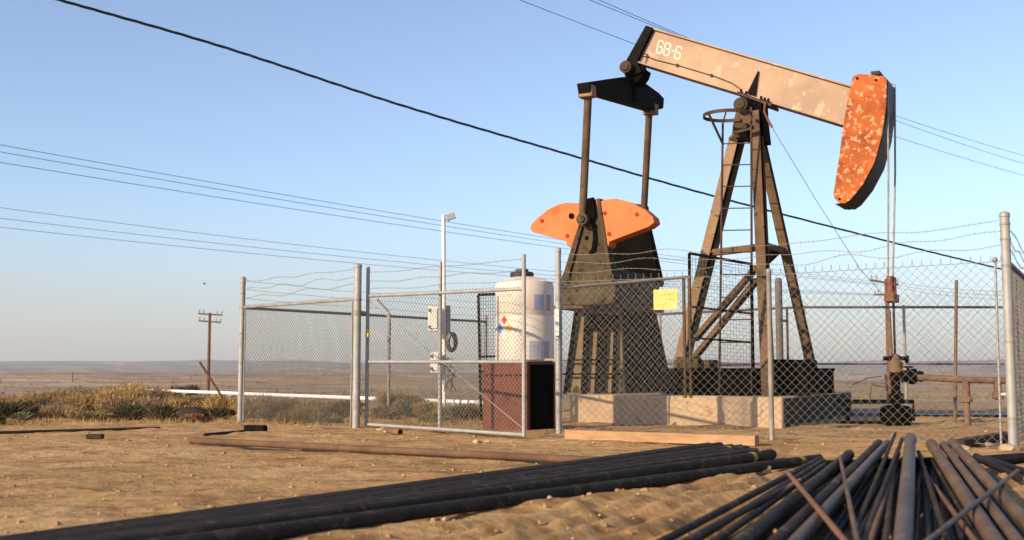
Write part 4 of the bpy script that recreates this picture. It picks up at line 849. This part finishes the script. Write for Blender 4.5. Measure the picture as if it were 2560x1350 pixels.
for i in range(26):      # darker rods that fill the pile underneath
    fx = 2095 + 320 * (i + rr.random()) / 26; fY = rr.uniform(8.2, 9.6); nx = 1800 + 760 * (i + rr.random()) / 26
    a = gnd(fx, 1150 + rr.uniform(-6, 22), .05 + rr.uniform(0, .05)); b = gnd(nx, 1352, .04 + rr.uniform(0, .04)); b = a + (b - a) * 1.2
    k = MB(); k.hollow(a, b, rr.uniform(.014, .024), 10, .005); solo(k, 'rod', M_pipeblack, 'dark rod lying low underneath the right foreground pile', 'rod', 'dark rods underneath the right foreground pile')
k = MB(); k.bar(at(2010, 1160, 9.3) * np.array([1, 1, 0]) + JZ * .07, at(2420, 1160, 9.5) * np.array([1, 1, 0]) + JZ * .09, .14, .14); solo(k, 'timber', M_beamdark, 'dark sleeper propping up the far ends of the right pile', 'timber', bevel=.01)
deb = ['short dark rod ends jutting at the right edge of the pile', 'dark scrap rod slanting at the far right of the pile', 'small dark pipe offcut right of the outer brown pipe']
for i, (fx, fy, nx, ny) in enumerate(((2440, 1140, 2548, 1196), (2462, 1146, 2570, 1182), (2436, 1160, 2500, 1215))):
    k = MB(); k.hollow(gnd(fx, fy, .06), gnd(nx, ny, .05), .03, 12, .008); solo(k, 'rod', M_pipeblack, deb[i], 'rod', G)
for i, (px, py) in enumerate(((2470, 1150), (2530, 1158))): pass
sh = MB(); a = gnd(2430, 1152); 
sh.bar(gnd(2452, 1160) + JZ * .03, gnd(2640, 1146) + JZ * .03, .42, .05, u=(0, 1, 0)); solo(sh, 'timber', M_beamdark, 'wide dark slab added as shade on the dirt at the right edge', 'timber', bevel=.02)  # flat slab standing in for a dark shadow on the dirt, not a timber

# ------------------------------------------------------------------ stones
def rock(c, s, rnd):
    k = MB(); n = 7; vs = []; 
    import bmesh
    bm = bmesh.new(); bmesh.ops.create_icosphere(bm, subdivisions=2, radius=1)
    ph = [rnd.uniform(0, 6) for _ in range(3)]
    for v in bm.verts: f = 1 + .25 * math.sin(3 * v.co.x + ph[0]) * math.cos(2.6 * v.co.y + ph[1]) + .12 * rnd.uniform(-1, 1); vs.append(np.array([v.co.x * s * 1.2 * f, v.co.y * s * f, v.co.z * s * .7 * f]) + c)
    fs = [tuple(v.index for v in f.verts) for f in bm.faces]; bm.free(); return vs, fs
rr = random.Random(11)
for (px, py, s_, lab) in ((953, 1079, .06, 'pale stone beside the pipe stub below the gate'), (968, 1083, .05, 'small pale stone right of the larger one below the gate'), (1192, 1108, .045, 'pale stone on dirt right of the long brown pipe'), (1217, 1107, .035, 'smaller pale stone beside another on dirt before the gate'),
                         (1905, 1182, .075, 'flat pale stone under the far end of the single black pipe'), (1293, 1076, .07, 'pale rubble stone at the red box foot behind the gate'), (2410, 1127, .06, 'brown stone beside the dark timber near the corner post'), (2470, 1117, .05, 'brown stone at the foot of the marker pole'), (2522, 1128, .08, 'pale lump of footing at the corner post base')):
    k = MB(); c = gnd(px, py); k.add(*rock(c + JZ * s_ * .35, s_, rr)); solo(k, 'stone', M_rock, lab, 'stone')
k = MB()
for i in range(260):
    px = rr.uniform(-50, 2600); py = 1070 + 290 * rr.random() ** 1.3; c = gnd(px, py); s_ = rr.choice((.006, .008, .009, .011, .014, .02)) * (1 if py > 1120 else 1.3)
    z = float(ghe(np.array(c[0]), np.array(c[1]))); c[2] = z + s_ * .3
    o_ = [c + np.array([dx * s_ * rr.uniform(.8, 1.3), dy * s_ * rr.uniform(.8, 1.3), dz * s_ * .8]) for dx, dy, dz in ((1, 0, 0), (0, 1, 0), (-1, 0, 0), (0, -1, 0), (0, 0, 1), (0, 0, -1))]
    k.add(o_, [(0, 1, 4), (1, 2, 4), (2, 3, 4), (3, 0, 4), (1, 0, 5), (2, 1, 5), (3, 2, 5), (0, 3, 5)])
kk = MB()
for i in range(650):
    px = rr.uniform(-50, 2600); py = 1068 + 290 * rr.random() ** 1.15; c = gnd(px, py); s_ = rr.choice((.005, .007, .009, .011, .014, .022)) * (1 if py > 1120 else 1.2)
    c[2] = float(ghe(np.array(c[0]), np.array(c[1]))) + s_ * .12; a = rr.uniform(0, 1.5)
    o_ = [c + np.array([(math.cos(a + q) * rr.uniform(.7, 1.3)) * s_ * ww, math.sin(a + q) * rr.uniform(.7, 1.3) * s_ * ww, h * s_]) for ww, h in ((1.2, -.3), (.75, .5)) for q in np.linspace(0, 6.283, 6)[:-1]] + [c + np.array([0, 0, .65 * s_])]
    kk.add(o_, [(j, (j + 1) % 5, 5 + (j + 1) % 5, 5 + j) for j in range(5)] + [(5 + j, 5 + (j + 1) % 5, 10) for j in range(5)])
o = kk.build('dirt_clods', pm('dry_clod_dirt', (.40, .24, .118), (.25, .145, .07), 2.0, .95, lo=.3, hi=.7), flat=True); o['kind'] = 'stuff'; o['label'] = 'crumbled dirt clods over the yard'
o = k.build('pebbles', M_rock); o['kind'] = 'stuff'; o['label'] = 'small pebbles and clods scattered on the dirt'

# ------------------------------------------------------------------ vegetation
def bush_mesh(c, rx, ry, h, n, rnd, leaf=.035, stems=90, spread=1.0, blade=.5):
    k = MB(); lumps = []
    for _ in range(9):
        a = rnd.uniform(0, 6.283); d = rnd.random() ** .6; lumps.append((np.array([rx * .7 * d * math.cos(a), ry * .7 * d * math.sin(a), h * rnd.uniform(.35, .78) * (1 - .3 * d)]), rnd.uniform(.28, .5)))
    V = []; Fc = []
    def tri(p, d, wv):
        o = len(V); V.extend([p - wv, p + wv, p + d]); Fc.append((o, o + 1, o + 2))
    for i in range(n):
        lc, ls = lumps[rnd.randrange(len(lumps))]
        g = np.array([rnd.gauss(0, 1), rnd.gauss(0, 1), rnd.gauss(0, 1)]); g /= np.linalg.norm(g) + 1e-9; q = rnd.random() ** .45
        p = lc + g * q * ls * np.array([rx, ry, h * .75]); 
        if p[2] < 0: p[2] = rnd.uniform(0, .3) * h
        out = nrm(np.array([p[0] / rx, p[1] / ry, .6 + p[2] / h]) + np.array([rnd.gauss(0, .5), rnd.gauss(0, .5), rnd.gauss(0, .5)]))
        l = leaf * rnd.uniform(.5, 1.6); sd = np.array([rnd.gauss(0, 1), rnd.gauss(0, 1), rnd.gauss(0, 1)]); sd = nrm(np.cross(out, sd)) * l * rnd.uniform(.12, .3) * (1.6 - blade)
        tri(p + c, out * l * (1 + blade), sd)
    S = MB()
    for i in range(stems):
        a = rnd.uniform(0, 6.283); b0 = c + np.array([rx * .35 * rnd.random() * math.cos(a), ry * .35 * rnd.random() * math.sin(a), -.03]); a += rnd.gauss(0, .4)
        hd = rnd.random() ** .5 * spread; tip = c + np.array([rx * hd * math.cos(a), ry * hd * math.sin(a), h * rnd.uniform(.55, 1.12) * (1 - .35 * hd * hd)])
        md = (b0 + tip) / 2 + np.array([rnd.gauss(0, .03), rnd.gauss(0, .03), h * .08]); S.path([b0, md, tip], .006, 3, False, .0015)
    k.v = [tuple(p) for p in V]; k.f = Fc
    return k, S
def bush(c, rx, ry, h, n, mat, label, seed, group='shrubs growing along the edge of the yard', stemmat=None, **kw):
    rnd = random.Random(seed); c = np.array([c[0], c[1], float(ghe(np.array(c[0]), np.array(c[1])))]); t = thing('shrub', c, label, 'shrub', group)
    k, S = bush_mesh(c, rx, ry, h, n, rnd, **kw); k.build('foliage', mat, t, flat=True); S.build('stems', stemmat or M_brown, t, flat=True); return t
BU = [  # px, depth, half width px, top y, material, label
 (15, 20.0, 85, 1000, M_green, 'dark green scrub clump at the left edge of the photo'),
 (75, 20.6, 55, 1008, M_green, 'dark green scrub clump second from the left edge'),
 (20, 23.5, 95, 978, M_straw, 'dry straw bush rising behind the leftmost dark scrub'),
 (120, 23.0, 85, 972, M_straw, 'straw coloured bush behind the second dark scrub clump'),
 (190, 21.5, 70, 985, M_straw, 'dry straw bush in the middle of the left brush'),
 (215, 24.0, 75, 968, M_olive, 'olive brush clump between the two tallest straw bushes'),
 (60, 19.4, 28, 1034, M_sage, 'small grey green weed in front of the dark scrub'),
 (330, 22.5, 80, 952, M_straw, 'tallest golden straw bush left of the white pipeline'),
 (290, 21.0, 60, 990, M_brown, 'brown dead bush before the tallest golden bush'),
 (390, 21.4, 65, 985, M_brown, 'brown dead bush right of the tallest golden bush'),
 (325, 19.9, 62, 1012, M_green, 'dark low scrub in front of the tallest golden bush'),
 (405, 19.8, 55, 1010, M_green, 'dark green scrub left of the earth heap'),
 (560, 21.5, 50, 985, M_straw, 'straw bush just left of the leftmost fence post'),
 (550, 19.9, 38, 1020, M_green, 'dark scrub at the foot of the leftmost fence post'),
 (500, 23.0, 60, 992, M_olive, 'olive bush under the white pipeline left of the fence'),
 (650, 21.2, 60, 992, M_brown, 'brown brush just right of the leftmost fence post'),
 (720, 21.8, 65, 995, M_brown, 'brown brush in the middle of the left fence panel'),
 (790, 21.2, 62, 996, M_straw, 'straw brush right of centre behind the left fence panel'),
 (855, 20.8, 48, 1004, M_olive, 'olive brush next to the thick gate post'),
 (735, 19.0, 40, 1034, M_brown, 'low brown weed behind the left fence panel'),
 (820, 18.7, 36, 1034, M_sage, 'low grey green weed before the olive brush at the gate post'),
 (995, 22.5, 60, 980, M_straw, 'golden bush behind the gate near its bent arm post'),
 (1030, 20.8, 46, 985, M_sage, 'grey green sagebrush behind the middle of the gate'),
 (955, 20.0, 50, 1010, M_olive, 'olive bush behind the hinge end of the gate'),
 (1075, 20.5, 45, 1006, M_straw, 'straw bush behind the upright in the middle of the gate'),
 (1150, 19.6, 52, 1010, M_sage, 'grey green bush left of the red steel box'),
 (1180, 20.8, 40, 1004, M_olive, 'olive bush tucked against the red steel box'),
 (1080, 18.9, 40, 1035, M_sage, 'low sage weed at the foot of the white pole'),
 (150, 20.2, 60, 1016, M_brown, 'low brown brush under the straw bush in the middle of the left brush'),
 (235, 19.6, 55, 1026, M_olive, 'low olive brush between the dark scrub clumps at left'),
 (110, 21.6, 60, 990, M_olive, 'olive brush right behind the second dark scrub clump'),
 (270, 22.6, 60, 968, M_straw, 'straw bush touching the left side of the tallest golden bush'),
 (400, 23.2, 70, 968, M_straw, 'straw bush where the white pipeline end disappears'),
 (450, 21.0, 45, 1000, M_straw, 'straw brush behind the dark earth heap'),
 (690, 20.0, 46, 1016, M_olive, 'low olive brush behind the left fence panel near its corner post'),
 (770, 20.2, 46, 1018, M_straw, 'low straw brush in the middle of the left fence panel'),
 (625, 20.4, 36, 1000, M_straw, 'straw tuft right beside the leftmost fence post'),
 (480, 18.9, 34, 1046, M_rusty, 'reddish weed in front of the dark earth heap'),
 (3, 18.3, 16, 1080, M_green, 'tiny green weed on the dirt at the left edge'),
]
for i, (px, Y, hw, ty, m, lab) in enumerate(BU):
    x = at(px, 1000, Y)[0]; rx = hw / F * Y * 1.12; zt_ = at(px, ty, Y)[2]; z0 = float(ghe(np.array(x), np.array(Y))); h = max(zt_ - z0, .12)
    bush((x, Y), rx, rx * .8, h * 1.02, int(4200 * (hw / 70) + 700), m, lab, 100 + i, leaf=.036 if m in (M_straw, M_brown) else .028, stems=int(60 + hw * 1.6), blade=.9 if m in (M_straw, M_brown) else .4)
bush((at(452, 968, 62)[0], 62), .95, .8, .95, 2200, M_green, 'round bright green shrub far beyond the white pipeline', 300, group='far shrubs', leaf=.09, stems=20)
k = MB(); c = gnd(477, 1048); vs, fs = rock(np.zeros(3), 1, random.Random(3)); k.add([np.array([v[0] * .27, v[1] * .3, max(v[2], 0) * .38 + .0]) + np.array([at(477, 1045, 19.9)[0], 19.9, 0]) for v in vs], fs); solo(k, 'earth_heap', M_clod, 'dark earth heap between the brush left of the fence', 'earth heap')
# low dry grass along the edge of the yard
rnd = random.Random(21); k = MB(); V = []; Fc = []
for i in range(9000):
    px = rnd.uniform(-60, 1230); Y = rnd.uniform(18.2, 21.5) if px < 600 else rnd.uniform(17.6, 21.5)
    if vnoise(np.array(px / 37.), np.array(Y * 1.3), 77) < .42: continue
    x = at(px, 1000, Y)[0]; z = float(ghe(np.array(x), np.array(Y))); h = rnd.uniform(.03, .13); a = rnd.uniform(0, 6.28)
    p = np.array([x, Y, z - .01]); o = len(V); wv = np.array([math.cos(a), math.sin(a), 0]) * .006; tip = p + np.array([rnd.gauss(0, .05), rnd.gauss(0, .05), h]); V += [tuple(p - wv), tuple(p + wv), tuple(tip)]; Fc.append((o, o + 1, o + 2))
k.v, k.f = V, Fc; o = k.build('dry_grass', M_straw, flat=True); o['kind'] = 'stuff'; o['label'] = 'thin dry grass along the edge of the yard'
V = []; Fc = []
for i in range(900):
    Y = 60 * math.exp(rnd.random() ** 1.2 * 2.3); x = rnd.uniform(-.55, .55) * Y; z = float(ghe(np.array(x), np.array(Y))); s_ = rnd.uniform(.25, .8) * (1 + Y / 300)
    for j in range(34):
        g = np.array([rnd.gauss(0, .5), rnd.gauss(0, .5), abs(rnd.gauss(0, .22))]) * s_; p = np.array([x, Y, z]) + g; d1 = np.array([rnd.gauss(0, 1), rnd.gauss(0, 1), rnd.gauss(0, 1)]) * s_ * .10; d2 = np.array([rnd.gauss(0, 1), rnd.gauss(0, 1), rnd.gauss(0, 1)]) * s_ * .10
        o = len(V); V += [tuple(p), tuple(p + d1), tuple(p + d2)]; Fc.append((o, o + 1, o + 2))
k = MB(); k.v, k.f = V, Fc; o = k.build('scrub', M_olive, flat=True); o['kind'] = 'stuff'; o['label'] = 'scattered low scrub over the far plain'
# bird
k = MB(); c = at(511, 710, 60); k.path([c + np.array([-.08, 0, 0]), c, c + np.array([.08, 0, .01])], .018, 6); k.prism([c, c + np.array([.08, .05, .0]), c + np.array([-.05, .16, .06])], JZ * .01); k.prism([c, c + np.array([.08, -.05, .0]), c + np.array([-.05, -.16, .07])], JZ * .01)
solo(k, 'bird', M_bird, 'tiny dark bird flying in the pale sky at left', 'bird')

# ------------------------------------------------------------------ haze
hz = MB(); hz.bar(np.array([0, 2200., -40]), np.array([0, 2200., 34]), 9000, 9000, u=(1, 0, 0))
ho = hz.build('haze', bpy.data.materials.new('thin_haze'), flat=True); ho['kind'] = 'stuff'; ho['label'] = 'thin haze over the plain'
hm = ho.data.materials[0]; hm.use_nodes = True; n = hm.node_tree; n.nodes.clear(); out = n.nodes.new('ShaderNodeOutputMaterial'); pv = n.nodes.new('ShaderNodeVolumePrincipled')
pv.inputs['Density'].default_value = .00015; pv.inputs['Color'].default_value = (.86, .88, .93, 1); pv.inputs['Anisotropy'].default_value = .2
n.links.new(pv.outputs[0], out.inputs['Volume'])
for o in bpy.data.objects:
    if '_o' in o: del o['_o']
